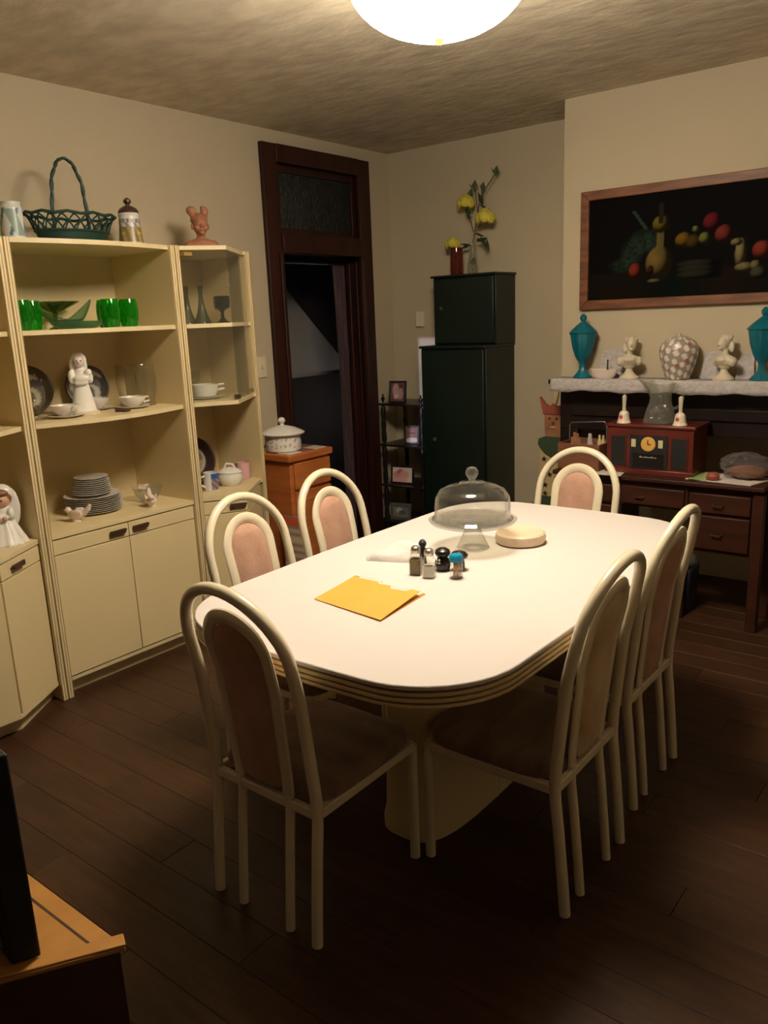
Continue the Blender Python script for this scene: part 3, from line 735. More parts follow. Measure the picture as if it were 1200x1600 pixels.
MB().tube([(0, -.035, .13), (0, -.025, .165), (0, .0, .178), (0, .025, .165), (0, .035, .13)], .006, 8).build('handle', M['joker_cream'], bk)
mg = thing('magazine', 'folded magazine with orange cover leaning on the left side of the cart', 'magazine', (-2.99, 2.99, 0))
def magc(co):
    if co.z > .42 and co.z < .455: return (.6, .10, .03)
    return (.55, .47, .36) if int(co.z*60) % 2 else (.25, .18, .14)
v = []; f = []
for j in range(25):
    z = .47*j/24
    for x, yy in ((-.10, -.004), (.05, -.004), (.05, .008), (-.10, .008)): v.append((x, yy+.012*j/24, z))
for j in range(24):
    for i in range(4): a = j*4+i; b_ = j*4+(i+1) % 4; f.append((a, b_, b_+4, a+4))
f += [(3, 2, 1, 0), (96, 97, 98, 99)]
MB().add(v, f).build('pages', M['magazine'], mg, colors=magc, flat=True)

# ================================================================== MANTEL
mt = thing('fireplace_mantel', 'near-black wooden fireplace mantel around the dresser', 'mantel', (-1.2, 4.1, 0))
mo = (1.2, -4.1, 0)
MX1 = 0.2
MB().box(-2.0, MX1, 3.985, 4.129, 1.115, 1.140).build('shelf', M['mantelwood'], mt, loc=mo, bevel=.004)
MB().box(-1.965, MX1-.03, 4.02, 4.129, 1.075, 1.115).build('moulding', M['mantelwood'], mt, loc=mo, bevel=.008)
MB().box(-1.975, MX1-.05, 4.085, 4.129, .865, 1.075).build('lintel', M['mantelwood'], mt, loc=mo, bevel=.003)
MB().box(-1.975, -1.87, 4.085, 4.129, 0, .865).build('column', M['mantelwood'], mt, loc=mo, bevel=.004)
MB().box(-.56, MX1-.05, 4.085, 4.129, 0, .865).build('column', M['mantelwood'], mt, loc=mo, bevel=.004)
MB().box(-1.90, MX1-.1, 4.072, 4.085, .94, 1.00).build('carved_band', M['mantelwood'], mt, loc=mo, bevel=.005)
# cloth over the mantel shelf
nx = 120; v = []; f = []
rows = [(4.115, 1.1425), (4.03, 1.1425), (3.982, 1.1428), (3.976, 1.138), (3.974, 1.12), (3.972, 1.10), (3.971, 1.085)]
for (yy, z) in rows:
    for i in range(nx+1):
        x = -1.98+(MX1+1.98)*i/nx
        dz = (-.004+.004*sin(x*17)+.003*sin(x*41)) if z < 1.09 else 0
        dy = (.004*sin(x*55)) if z < 1.13 else 0
        v.append((x, yy-abs(dy), z+dz))
for j in range(len(rows)-1):
    for i in range(nx): a = j*(nx+1)+i; f.append((a, a+1, a+nx+2, a+nx+1))
o = MB().add(v, f).build('mantel_cloth', M['cloth'], None); sd = o.modifiers.new('thick', 'SOLIDIFY'); sd.thickness = .002; sd.offset = 1
tag(o, 'white lace runner draped along the mantel shelf', 'cloth')
MZ = 1.1445
# urns
def urn(label, x):
    t = thing('covered_urn', label, 'urn', (x, 4.05, MZ), 0, 'teal covered glass urns on the mantel')
    def wob(a, k): return .05*cos(8*a)
    MB().lathe([(.048, 0), (.050, .006), (.034, .025), (.018, .045), (.016, .075), (.022, .088), (.030, .095), (.042, .12), (.056, .165), (.063, .205), (.068, .232)], n=48, wob=wob).build('urn', M['tealglass'], t)
    MB().lathe([(.070, .232), (.074, .236), (.060, .252), (.035, .274), (.016, .288), (.010, .294), (.016, .303), (.018, .315), (.010, .328), (0, .334)], n=48, wob=wob).build('lid', M['tealglass'], t)
    return t
urn('teal covered glass urn at the left end of the mantel', -1.832)
urn('teal covered glass urn cut by the right picture edge', -.945)
# busts
def bust(label, x, face, seed):
    t = thing('porcelain_bust', label, 'bust', (x, 4.035, MZ), face, 'ivory busts on the mantel')
    MB().lathe([(.048, 0), (.050, .006), (.044, .014), (.030, .024), (.018, .040), (.016, .052), (.022, .060)], n=28).build('socle', M['ivory'], t)
    b = MB(); b.ell((0, 0, .092), (.054, .036, .030)); b.ell((0, .002, .070), (.032, .026, .022)); b.ell((.045, 0, .088), (.020, .022, .024)); b.ell((-.045, 0, .088), (.020, .022, .024))
    b.tube([(0, .004, .10), (0, 0, .15)], [.017, .014], 10)
    b.ell((.008*seed, -.006, .172), (.026, .030, .034)); b.ell((.008*seed, .008, .186), (.030, .029, .028))
    b.ell((.008*seed, -.036, .168), (.004, .007, .008)); b.ell((.008*seed, -.028, .150), (.011, .009, .008))
    for k in range(9): a = k*.7; b.ell((.008*seed+.026*cos(a), .012+.018*sin(a), .196+.006*sin(k*2)), (.010, .010, .010), 8, 6)
    b.ell((-.022*seed, .02, .155), (.013, .012, .026)); b.ell((0, -.030, .098), (.030, .014, .016)); b.ell((0, .028, .150), (.018, .014, .020))
    b.build('figure', M['ivory'], t, remesh=.0028)
bust('ivory female bust on mantel between teal urn and floral vase', -1.572, rad(20), 1)
bust('ivory female bust on mantel right of the floral vase', -1.108, rad(-25), -1)
# floral vase
def vasecol(co):
    a = math.atan2(co.y, co.x); h = math.sin(a*9+co.z*60)*math.sin(co.z*90-a*4); g = math.sin(a*5+2)*math.sin(co.z*75+a*3)
    if g > .55 and h > .0: return (.34, .12, .12)
    if h > -.12: return (.30, .26, .22)
    return (.70, .64, .55)
t = thing('floral_vase', 'round lidded vase covered in dark flowers, middle of the mantel', 'vase', (-1.328, 4.045, MZ))
q = MB(); q.lathe(q.dense([(.050, 0), (.056, .004), (.062, .02), (.078, .065), (.090, .115), (.092, .145), (.083, .175), (.066, .190), (.055, .195)]), n=110).build('body', M['print'], t, colors=vasecol)
MB().lathe([(.055, .195), (.050, .203), (.028, .211), (.008, .214), (.009, .222), (0, .226)], n=32).build('lid', M['print'], t, colors=vasecol)
# pinkish bowl with upright handle
t = thing('basket_dish', 'pinkish oval dish with a thin upright post, behind the mantel bust', 'dish', (-1.705, 4.030, MZ))
MB().shell([(.045, 0), (.060, .012), (.072, .035), (.078, .048)], n=32, t=.004, sx=1.0, sy=.42).build('dish', M['pinkwhite'], t)
MB().tube([(0.02, 0, .005), (0.02, 0, .098)], .0045, 8).build('post', M['bronze'], t)
# white sheets standing in for pale areas behind the ornaments
def patch(label, x, w_, h_):
    b = MB().add([(-w_/2, -.016, 0), (w_/2, -.016, 0), (w_/2-.01, .012, h_), (-w_/2+.012, .012, h_*.93), (-w_/2, -.014, 0), (w_/2, -.014, 0), (w_/2-.01, .014, h_), (-w_/2+.012, .014, h_*.93)],
                 [(0, 1, 2, 3), (7, 6, 5, 4), (0, 4, 5, 1), (2, 6, 7, 3), (1, 5, 6, 2), (0, 3, 7, 4)])
    tag(b.build('pale_patch', M['cloth'], None, loc=(x, 4.112, MZ), flat=True), label, 'patch', 'white patches propped behind the mantel ornaments')
patch('white card propped on the mantel behind the left urn and dish', -1.69, .15, .15)
patch('white card propped on the mantel right of the floral vase', -1.185, .10, .135)
patch('white card propped between the right bust and the right urn', -1.03, .085, .12)

# ================================================================== PAINTING (flat still life in an oak frame)
pt = thing('framed_painting', 'long dark still life painting of fruit and jug in oak frame', 'painting', (-1.30, 4.128, 1.5))
PX0, PX1, PZ0, PZ1 = -1.882, -.70, 1.497, 2.083
po = (1.30, -4.128, -1.5); fw = .046
def fbar(poly): return MB().prism(poly, 0, .028, Matrix(((1, 0, 0, 0), (0, 0, -1, 4.128), (0, 1, 0, 0), (0, 0, 0, 1))))
for q in ([(PX0, PZ0), (PX1, PZ0), (PX1-fw, PZ0+fw), (PX0+fw, PZ0+fw)], [(PX0, PZ1), (PX0+fw, PZ1-fw), (PX1-fw, PZ1-fw), (PX1, PZ1)],
          [(PX0, PZ0), (PX0+fw, PZ0+fw), (PX0+fw, PZ1-fw), (PX0, PZ1)], [(PX1, PZ0), (PX1, PZ1), (PX1-fw, PZ1-fw), (PX1-fw, PZ0+fw)]):
    fbar(q).build('frame_rail', M['oak'], pt, loc=po, bevel=.004)
def still(u, v):
    # u,v scaled so that the visible left 4/5 carries the arrangement
    c = (.006, .005, .005)
    X = u*1.18/.875  # 1.0 at the photograph's edge
    def put(c, x, y_, rx, ry, col, p=2.2, lit=(-.4, .4)):
        dx, dy = (X-x)/rx, (v-y_)/ry; d = dx*dx+dy*dy
        if d < 1:
            sh = max(.06, 1-.95*((dx-lit[0])**2+(dy-lit[1])**2)); t_ = min(1, (1-d)*6)
            return tuple(c[i]*(1-t_)+col[i]*sh*t_ for i in range(3))
        return c
    if v < .26: c = (.010+.006*math.sin(X*9), .009, .007)
    n1 = hashn(round(X*60), round(v*40))
    for (x, y_, rx, ry) in ((.28, .45, .08, .16), (.34, .55, .08, .14), (.42, .55, .07, .13), (.22, .33, .10, .08)):
        d = ((X-x)/rx)**2+((v-y_)/ry)**2
        if d < 1: c = tuple(a+b_*(.3+n1)*(1-d) for a, b_ in zip(c, (.020, .045, .026)))
    c = put(c, .455, .33, .085, .17, (.30, .20, .05)); 
    if abs(X-.455) < .022+.05*max(0, .5-v)*2 and .40 < v < .66: c = (.22*(1.2-(X-.43)*12), .15, .045)
    c = put(c, .46, .70, .055, .085, (.26, .20, .02)); c = put(c, .435, .165, .05, .02, (.25, .2, .1))
    c = put(c, .31, .27, .045, .085, (.36, .055, .03)); c = put(c, .405, .27, .02, .05, (.08, .02, .01))
    if abs((X-.30)*1.1+(v-.82)*.5) < .012 and .66 < v < .85: c = (.05, .08, .06)
    if .70 < v < .90 and abs(X-.458) < .014: c = (.03, .022, .018)
    for z_ in range(3): c = put(c, .70, .30-.05*z_, .14, .045, (.040, .036, .026))
    c = put(c, .60, .53, .055, .075, (.30, .16, .02)); c = put(c, .66, .50, .05, .08, (.10, .06, .015)); c = put(c, .72, .53, .035, .06, (.24, .26, .05))
    c = put(c, .665, .62, .02, .035, (.3, .3, .12)); c = put(c, .76, .67, .055, .09, (.24, .02, .035)); c = put(c, .83, .55, .055, .09, (.30, .05, .035))
    c = put(c, .925, .36, .032, .15, (.40, .33, .15)); c = put(c, .90, .47, .035, .035, (.36, .30, .14)); c = put(c, .955, .24, .06, .045, (.34, .28, .13)); c = put(c, 1.01, .25, .03, .05, (.30, .25, .12)); c = put(c, 1.03, .18, .05, .06, (.10, .09, .06))
    c = put(c, 1.04, .38, .055, .09, (.38, .06, .035)); 
    if X > 1.08 and abs(v-.27) < .02: c = (.05, .06, .05)
    return tuple(q*.45 for q in c)
grid_print('canvas', PX1-PX0-2*fw+.004, PZ1-PZ0-2*fw+.004, 190, 90, still, M['paint'], pt, Matrix.Translation(((PX0+PX1)/2+1.30, -.012, PZ0+fw-.002-1.5)))
MB().box(PX0+.01, PX1-.01, 4.118, 4.127, PZ0+.01, PZ1-.01).build('backing', M['blackmat'], pt, loc=po)

# ================================================================== DRESSER
ds = thing('dresser', 'dark varnished kneehole dresser pushed under the mantel', 'dresser', (-1.37, 4.0, 0))
do = (1.37, -4.0, 0); DY0, DY1, DX0, DX1, DZ = 3.78, 4.06, -1.86, -.83, .695
MB().box(DX0, DX1, DY0-.02, DY1, DZ-.022, DZ).build('top', M['dresser'], ds, loc=do, bevel=.005)
MB().box(DX0+.015, DX1-.015, DY0, DY1-.01, DZ-.035, DZ-.022).build('moulding', M['dresser'], ds, loc=do)
for x0, x1 in ((DX0+.051, -1.50), (-1.17, DX1-.051)):
    MB().box(x0, x1, DY0+.018, DY1-.01, .355, DZ-.035).build('pedestal_case', M['dresser'], ds, loc=do, bevel=.003)
    for z0, z1 in ((.548, .640), (.372, .535)):
        d = MB().box(x0+.008, x1-.008, DY0+.004, DY0+.018, z0, z1).build('drawer', M['dresser'], ds, loc=do, bevel=.005)
        xm = (x0+x1)/2-.005; zm = (z0+z1)/2
        MB().tube([(xm-.025, DY0+.002, zm), (xm-.02, DY0-.012, zm-.006), (xm+.02, DY0-.012, zm-.006), (xm+.025, DY0+.002, zm)], .0035, 8).build('pull', M['bronze'], d)
MB().box(-1.50, -1.17, DY0+.01, DY1-.01, .545, DZ-.035).build('centre_case', M['dresser'], ds, loc=do, bevel=.003)
d = MB().box(-1.485, -1.185, DY0-.004, DY0+.01, .555, .645).build('drawer', M['dresser'], ds, loc=do, bevel=.005)
MB().tube([(-1.42, DY0-.004, .60), (-1.415, DY0-.016, .594), (-1.38, DY0-.016, .594), (-1.375, DY0-.004, .60)], .0035, 8).build('pull', M['bronze'], d)
for x in (DX0+.026, DX1-.026):
    for yy in (DY0+.024, DY1-.033):
        MB().box(x-.024, x+.024, yy-.022, yy+.022, 0, DZ-.035).build('leg', M['dresser'], ds, loc=do, bevel=.004)
for x in (-1.46, -1.19):
    MB().box(x-.015, x+.015, DY0+.02, DY0+.05, 0, .36).build('leg', M['dresser'], ds, loc=do, bevel=.004)

# radio
ra = thing('retro_radio', 'cherry wood retro radio with round amber dial on the dresser', 'radio', (-1.385, 3.94, DZ))
ro = (1.385, -3.94, -DZ); RX0, RX1 = -1.598, -1.172
MB().box(RX0, RX1, 3.838, 4.055, DZ, .928).build('case', M['cherry'], ra, loc=ro, bevel=.003)
MB().box(RX0-.010, RX1+.010, 3.828, 4.062, .926, .942).build('lid', M['cherry'], ra, loc=ro, bevel=.004)
MB().box(RX0-.006, RX1+.006, 3.830, 3.9, DZ, .722).build('plinth', M['cherry'], ra, loc=ro, bevel=.003)
for a, b_ in ((-1.572, -1.500), (-1.272, -1.200)):
    q = MB().box(a, b_, 3.833, 3.839, .735, .880).build('speaker_grille', M['blackmat'], ra, loc=ro)
    fr = MB().box(a-.004, a, 3.831, 3.839, .731, .884).box(b_, b_+.004, 3.831, 3.839, .731, .884); fr.build('grille_frame', M['cherry'], q)
fp_ = MB().box(-1.478, -1.292, 3.832, 3.839, .728, .890).build('front_panel', M['blackmat'], ra, loc=ro)
Mx = Matrix(((1, 0, 0, -1.385), (0, 0, -1, 3.832), (0, 1, 0, .848), (0, 0, 0, 1)))
c = MB(); t_ = MB().lathe([(.036, 0), (.036, .004), (.031, .008), (0, .008)], n=32); c.add([Mx @ Vector(p) for p in t_.v], t_.f)
dl = c.build('dial', M['clockgold'], fp_)
MB().box(-1.387, -1.383, 3.8215, 3.824, .848, .870).box(-1.385, -1.37, 3.8215, 3.824, .846, .850).build('pointer', M['bronze'], fp_)
for xx in (-1.458, -1.325):
    MB().box(xx-.011, xx+.011, 3.829, 3.832, .832, .870).build('dial_window', M['cream_dial'], fp_)
MB().box(-1.462, -1.308, 3.829, 3.832, .738, .80).build('cassette_door', M['black'], fp_)
q = MB()
for k in range(9): q.box(-1.425+k*.0095, -1.419+k*.0095, 3.8275, 3.829, .781, .785+.003*(k % 3 == 0))
q.build('lettering', M['grayplate'], fp_)
# bells on radio
def bell(label, x):
    t = thing('ceramic_bell', label, 'bell', (x, 3.872, .942), 0, 'white ceramic bells on the radio')
    def bc(co):
        return (.50, .06, .05) if (co.y < 0 and (co.x+.006)**2+(co.z-.030)**2*1.2 < .00010+.00004*math.sin(co.z*900)) else (.80, .70, .54)
    q = MB(); q.lathe(q.dense([(.0335, 0), (.034, .003), (.029, .012), (.0255, .03), (.024, .045), (.019, .056), (.009, .061)], .002), n=90).build('bell', M['print'], t, colors=bc)
    MB().lathe([(.010, .060), (.0085, .075), (.0095, .10), (.0115, .125), (.010, .135), (0, .140)], n=20).build('handle', M['ivory'], t)
bell('white ceramic hand bell on the left end of the radio', -1.527)
bell('white ceramic hand bell on the right end of the radio', -1.250)
# pitcher
pi_ = thing('glass_pitcher', 'clear cut glass pitcher on the radio between the bells', 'pitcher', (-1.362, 3.912, .942))
def lipw(a, k): return (.06*cos(16*a) if k < 6 else 0)
v_ = MB().shell([(.072, 0), (.074, .006), (.070, .03), (.060, .07), (.050, .10), (.047, .125), (.056, .16), (.070, .195)], n=64, t=.004, wob=lipw)
v_.v = [(x-(.035*max(0, (z-.15)/.045) if x < -.02 else 0), y_, z+(.014*max(0, (z-.15)/.045) if x < -.02 else 0)) for x, y_, z in v_.v]
v_.build('jug', M['clearcut'], pi_)
MB().tube([(.052, 0, .165), (.080, 0, .185), (.105, 0, .165), (.108, 0, .13), (.090, 0, .085), (.062, 0, .07)], .007, 10).build('handle', M['clearcut'], pi_)
# tray with handle and things in it (left of radio)
tr = thing('handled_tray', 'brown woven box tray with thin wire handle on the dresser', 'tray', (-1.725, 3.90, DZ))
b = MB(); b.box(-.118, .100, -.10, .10, 0, .006); b.box(-.118, .100, -.105, -.098, 0, .135); b.box(-.118, .100, .095, .102, 0, .135); b.box(-.122, -.116, -.105, .102, 0, .135); b.box(.098, .104, -.105, .102, 0, .135)
b.build('box', M['basketbrown'], tr, bevel=.003)
MB().tube([(-.105, 0, .13), (-.105, 0, .215), (-.095, 0, .228), (.085, 0, .240), (.098, 0, .225), (.098, 0, .13)], .003, 8).build('handle', M['pewter'], tr)
q = MB()
for k, (x, z) in enumerate(((-.075, .15), (-.062, .175), (-.048, .170), (-.035, .150), (-.055, .140))): q.tube([(x, -.03, .01), (x, -.03, z)], .009, 8)
tag(q.build('tan_ornament', M['joker_brown'], None, loc=(-1.725, 3.90, DZ+.006)), 'tan jagged ornament standing in the brown tray', 'ornament')
q = MB().add([(-.03, 0, 0), (.03, 0, 0), (.004, .0, .168), (-.010, .0, .168), (-.03, .012, 0), (.03, .012, 0), (.004, .010, .168), (-.010, .010, .168)],
             [(0, 1, 2, 3), (7, 6, 5, 4), (0, 4, 5, 1), (2, 6, 7, 3), (1, 5, 6, 2), (0, 3, 7, 4)])
tag(q.build('folded_paper', M['cloth'], None, loc=(-1.715, 3.90, DZ+.006), flat=True), 'pale folded paper standing in the brown tray', 'paper')
q = MB(); q.lathe([(.012, 0), (.012, .13), (.006, .14), (.006, .162), (0, .163)], n=14)
for k, x in enumerate((-1.668, -1.648)):
    tag(q.build('small_bottle', M['joker_cream'], None, loc=(x, 3.91, DZ+.006)), ['left small cream bottle in the brown tray', 'small cream bottle in the brown tray nearest the radio'][k], 'bottle', 'cream bottles in the tray')
q = MB().box(-.155, .15, -.075, .045, 0, .003)
q.v = [(x+(.02 if y_ < 0 else 0), y_, z) for x, y_, z in q.v]
tag(q.build('paper_sheet', M['paper'], None, loc=(-1.655, 3.815, DZ+.0005)), 'white paper under the tray on the dresser', 'paper')
bpy.data.objects['handled_tray'].location.z = DZ+.0035
for nm in ('tan_ornament', 'folded_paper', 'small_bottle', 'small_bottle.001'):
    bpy.data.objects[nm].location.z += .0035
# papers and bag at right
q = MB().add([(-.16, -.07, 0), (.14, -.10, 0), (.20, .10, 0), (-.13, .12, 0), (-.16, -.07, .004), (.14, -.10, .004), (.20, .10, .004), (-.13, .12, .004)], [(3, 2, 1, 0), (4, 5, 6, 7), (0, 1, 5, 4), (1, 2, 6, 5), (2, 3, 7, 6), (3, 0, 4, 7)])
tag(q.build('paper_sheet', M['paper'], None, loc=(-1.035, 3.885, DZ+.0002)), 'white sheets lying under the plastic bag on the dresser', 'paper')
q = MB().add([(-.05, -.08, 0), (.03, -.08, 0), (.05, .09, .0), (-.04, .09, .0), (-.05, -.08, .003), (.03, -.08, .003), (.05, .09, .003), (-.04, .09, .003)], [(3, 2, 1, 0), (4, 5, 6, 7), (0, 1, 5, 4), (1, 2, 6, 5), (2, 3, 7, 6), (3, 0, 4, 7)])
def gcol(co): return (.30, .40, .12) if math.sin(co.x*90+co.y*60) > -.3 else (.5, .55, .3)
tag(q.build('green_leaflet', M['magazine'], None, loc=(-1.13, 3.885, DZ+.0045), colors=gcol), 'green printed leaflet beside the radio', 'paper')
q = MB().lathe([(0, 0), (.028, .004), (.030, .02), (.020, .034), (0, .038)], n=20)
tag(q.build('red_fruit', M['joker_red'], None, loc=(-1.075, 3.835, DZ+.0045)), 'red round item in front of the plastic bag', 'fruit')
t = thing('bread_bag', 'clear plastic bag of brown bread on the dresser right end', 'bag', (-.955, 3.93, DZ+.0045))
MB().ell((0.01, -.01, .034), (.088, .055, .030), 20, 12).build('bread', M['bread'], t)
b = MB().ell((0, 0, .060), (.115, .085, .060), 40, 24)
b.v = [(x+.006*sin(z*300+y_*90), y_+.008*sin(x*130+z*80), max(0.0005, z+.010*sin(x*75+y_*60)*sin(y_*110))) for x, y_, z in b.v]
b.build('bag', M['plastic'], t)
# wall behind recess stays cream; bin under the dresser
t = thing('waste_bin', 'navy plastic bin with clear liner under the dresser', 'bin', (-1.235, 3.93, 0))
b = MB().prism([(-.075, -.08), (.075, -.08), (.075, .08), (-.075, .08)], 0, .235)
b.v = [(x*(.85+.15*z/.235), y_*(.85+.15*z/.235), z) for x, y_, z in b.v]
b.build('bin', M['bluebin'], t, bevel=.01)
b = MB().ell((0, 0, .262), (.075, .078, .045), 24, 14)
b.v = [(x+.005*sin(z*300), y_+.006*sin(x*160+z*80), z+.010*sin(x*120+y_*90)) for x, y_, z in b.v]
b.build('liner', M['plastic'], t)

# ================================================================== WOODEN FIGURE by the mantel
jk = thing('wooden_figure', 'tall painted wooden figure with pointed crown beside the mantel', 'figure', (-2.085, 4.24, 0))
JY = Matrix(((1, 0, 0, 0), (0, 0, -1, 0), (0, 1, 0, 0), (0, 0, 0, 1)))
def slab(poly, t0, t1, m, nm, par=jk, bev=.002): return MB().prism(poly, t0, t1, JY).build(nm, M[m], par, bevel=bev)
slab([(-.085, 0), (.085, 0), (.085, .72), (.06, .74), (-.06, .74), (-.088, .72), (-.094, .42)], -.012, .012, 'joker_cream', 'body')
slab([(-.096, .745), (-.09, .775), (-.05, .79), (.05, .79), (.09, .775), (.09, .735), (.05, .69), (.0, .665), (-.05, .69), (-.085, .725)], .012, .022, 'joker_green', 'collar')
slab([(-.096, .38), (.09, .38), (.09, .435), (-.096, .435)], .012, .018, 'joker_green', 'hem')
hd = slab([(-.048, .785), (.048, .785), (.055, .86), (.058, .95), (-.058, .95), (-.055, .86)], -.012, .018, 'joker_brown', 'head')
slab([(-.062, .92), (-.085, 1.02), (-.045, .975), (-.02, .965), (0, .985), (.02, .965), (.045, .975), (.085, 1.02), (.062, .92)], .0, .024, 'joker_red', 'crown')
slab([(-.008, .975), (.005, 1.06), (.022, 1.09), (.032, 1.085), (.028, 1.03), (.016, .975)], .0, .016, 'joker_cream', 'feather')
q = MB()
for sx_ in (-.022, .022): q.ell((sx_, -.019, .895), (.009, .004, .006), 10, 6)
q.build('eyes', M['blackmat'], hd); 
MB().ell((0, -.022, .875), (.008, .010, .013), 10, 6).build('nose', M['joker_brown'], hd)
MB().ell((0, -.018, .845), (.022, .004, .005), 10, 6).build('mouth', M['joker_cream'], hd)
def starpoly(cx, cz, r): return [(cx+(r if i % 2 == 0 else r*.42)*sin(i*pi/5), cz+(r if i % 2 == 0 else r*.42)*cos(i*pi/5)) for i in range(10)]
for cx, cz in ((-.058, .655), (-.012, .645), (.035, .66), (-.038, .60), (-.022, .565), (.03, .58), (-.05, .50), (.02, .47), (-.05, .45)):
    slab(starpoly(cx, cz, .019), .012, .015, 'halldark', 'star', bev=0)
t = thing('potted_plant', 'tiny dark potted plant with red flower at foot of wooden figure', 'plant', (-2.235, 4.36, 0))
MB().lathe([(.03, 0), (.045, .02), (.05, .30), (.045, .31), (0, .31)], n=18).build('pot', M['blackmat'], t)
for k in range(9):
    a = k*.7; q = MB(); leafm(q, (0, 0, .30), (cos(a), sin(a), .9+.3*sin(k)), .085); q.build('leaf', M['leaf'], t, flat=True)
r = MB(); rose(r, (.0, -.045, .325), .03); r.build('flower', mat('crimson_petals', (.5, .02, .05), .6), t)

# ================================================================== TABLE ITEMS
TZ = .74
# coordinates were measured on the table plane
t = thing('cake_stand', 'clear glass domed cake stand on the dining table', 'cake stand', (-1.372, 2.195, TZ))
MB().lathe([(.052, 0), (.054, .004), (.046, .02), (.030, .055), (.024, .075), (.035, .083)], n=40, wob=lambda a, k: .02*cos(12*a), caps=False).build('foot', M['clearcut'], t)
MB().lathe([(.02, .084), (.125, .088), (.142, .094), (.146, .102), (.140, .100), (.12, .0945), (0, .092)], n=56).build('plate', M['clear'], t)
dome = MB().shell([(.133, .101), (.136, .104), (.126, .112), (.125, .150), (.122, .175), (.108, .198), (.080, .212), (.045, .219), (.040, .226), (.018, .229), (.0008, .230)], n=56, t=.002)
dm = dome.build('dome', M['clear'], t)
MB().lathe([(.012, .229), (.010, .236), (.016, .242), (.021, .252), (.021, .262), (.014, .273), (0, .277)], n=24).build('knob', M['clearcut'], t)
t = thing('stone_dish', 'round cream stoneware lid lying behind the cake stand', 'dish', (-1.27, 2.335, TZ))
MB().lathe([(.062, 0), (.080, .004), (.086, .018), (.083, .034), (.076, .040), (.068, .038), (0, .034)], n=40).build('dish', M['alabaster'], t)
# napkin wad
nx, ny = 30, 16; v = []; f = []
for j in range(ny+1):
    for i in range(nx+1):
        u, w_ = i/nx, j/ny; x = (u-.5)*.23; y_ = (w_-.5)*(.045+.13*u)
        h = .045*math.sin(pi*min(1, max(0, u)))**.6*math.sin(pi*w_)**.5*(1+.25*math.sin(u*9+w_*5)) if 0 < w_ < 1 and 0 < u < 1 else 0
        v.append((x, y_, max(.002, h+.003*math.sin(u*17)*math.sin(w_*11))))
for j in range(ny):
    for i in range(nx): a = j*(nx+1)+i; f.append((a, a+1, a+nx+2, a+nx+1))
n0 = len(v); v += [(x, y_, 0) for x, y_, z in v[:n0]]; f += [tuple(i+n0 for i in q)[::-1] for q in f[:]]
rim = [i for i in range(nx+1)]+[j*(nx+1)+nx for j in range(1, ny+1)]+[ny*(nx+1)+i for i in range(nx-1, -1, -1)]+[j*(nx+1) for j in range(ny-1, 0, -1)]
f += [(rim[k], rim[(k+1) % len(rim)], rim[(k+1) % len(rim)]+n0, rim[k]+n0) for k in range(len(rim))]
o = MB().add(v, f).build('napkin', M['napkin'], None, loc=(-1.513, 1.985, TZ), rz=rad(38), angle=60)
tag(o, 'crumpled white napkin left of the salt and pepper shakers', 'napkin')
# shakers
def shaker(label, x, y_, fill, m):
    t = thing('glass_shaker', label, 'shaker', (x, y_, TZ), rad(20))
    def sq(r, z): return [(c[0]*r, c[1]*r, z) for c in ((-1, -.8), (-.8, -1), (.8, -1), (1, -.8), (1, .8), (.8, 1), (-.8, 1), (-1, .8))]
    lv = [(.018, 0), (.0185, .004), (.0175, .052), (.012, .066), (.0125, .074)]
    v = []; f = []
    for r_, z in lv: v += sq(r_, z)
    for k in range(len(lv)-1):
        for i in range(8): f.append((k*8+i, k*8+(i+1) % 8, (k+1)*8+(i+1) % 8, (k+1)*8+i))
    f.append(tuple(range(8))[::-1])
    MB().add(v, f).build('jar', M['clear'], t)
    v = []; f = []
    for z in (.003, fill): v += sq(.0160, z)
    for i in range(8): f.append((i, (i+1) % 8, 8+(i+1) % 8, 8+i))
    f += [tuple(range(8))[::-1], tuple(range(8, 16))]
    MB().add(v, f).build('contents', M[m], t)
    MB().lathe([(.0140, .068), (.0150, .071), (.0150, .078), (.0128, .086), (.006, .090), (0, .091)], n=20).build('cap', M['silver'], t)
shaker('glass shaker of brown pepper with steel cap', -1.372, 1.870, .050, 'pepper')
shaker('glass shaker of white salt with steel cap', -1.322, 1.868, .036, 'salt')
# toothpicks
t = thing('toothpick_jar', 'clear jar of toothpicks with blue-teal lid', 'jar', (-1.250, 1.905, TZ))
MB().shell([(.0185, 0), (.0195, .003), (.0195, .048), (.0175, .054)], n=24, t=.001).build('jar', M['clear'], t)
MB().lathe([(.0205, .052), (.0210, .055), (.0210, .066), (.017, .072), (0, .0735)], n=28).build('lid', M['teallid'], t)
for k in range(14):
    a = k*2.4; r1 = .005+.012*((k*.37) % 1); q = MB().tube([(r1*cos(a), r1*sin(a), .003), (r1*cos(a+1.5)*.9, r1*sin(a+1.5)*.9, .042)], .0011, 5)
    q.build('toothpick', M['toothpick'], t)
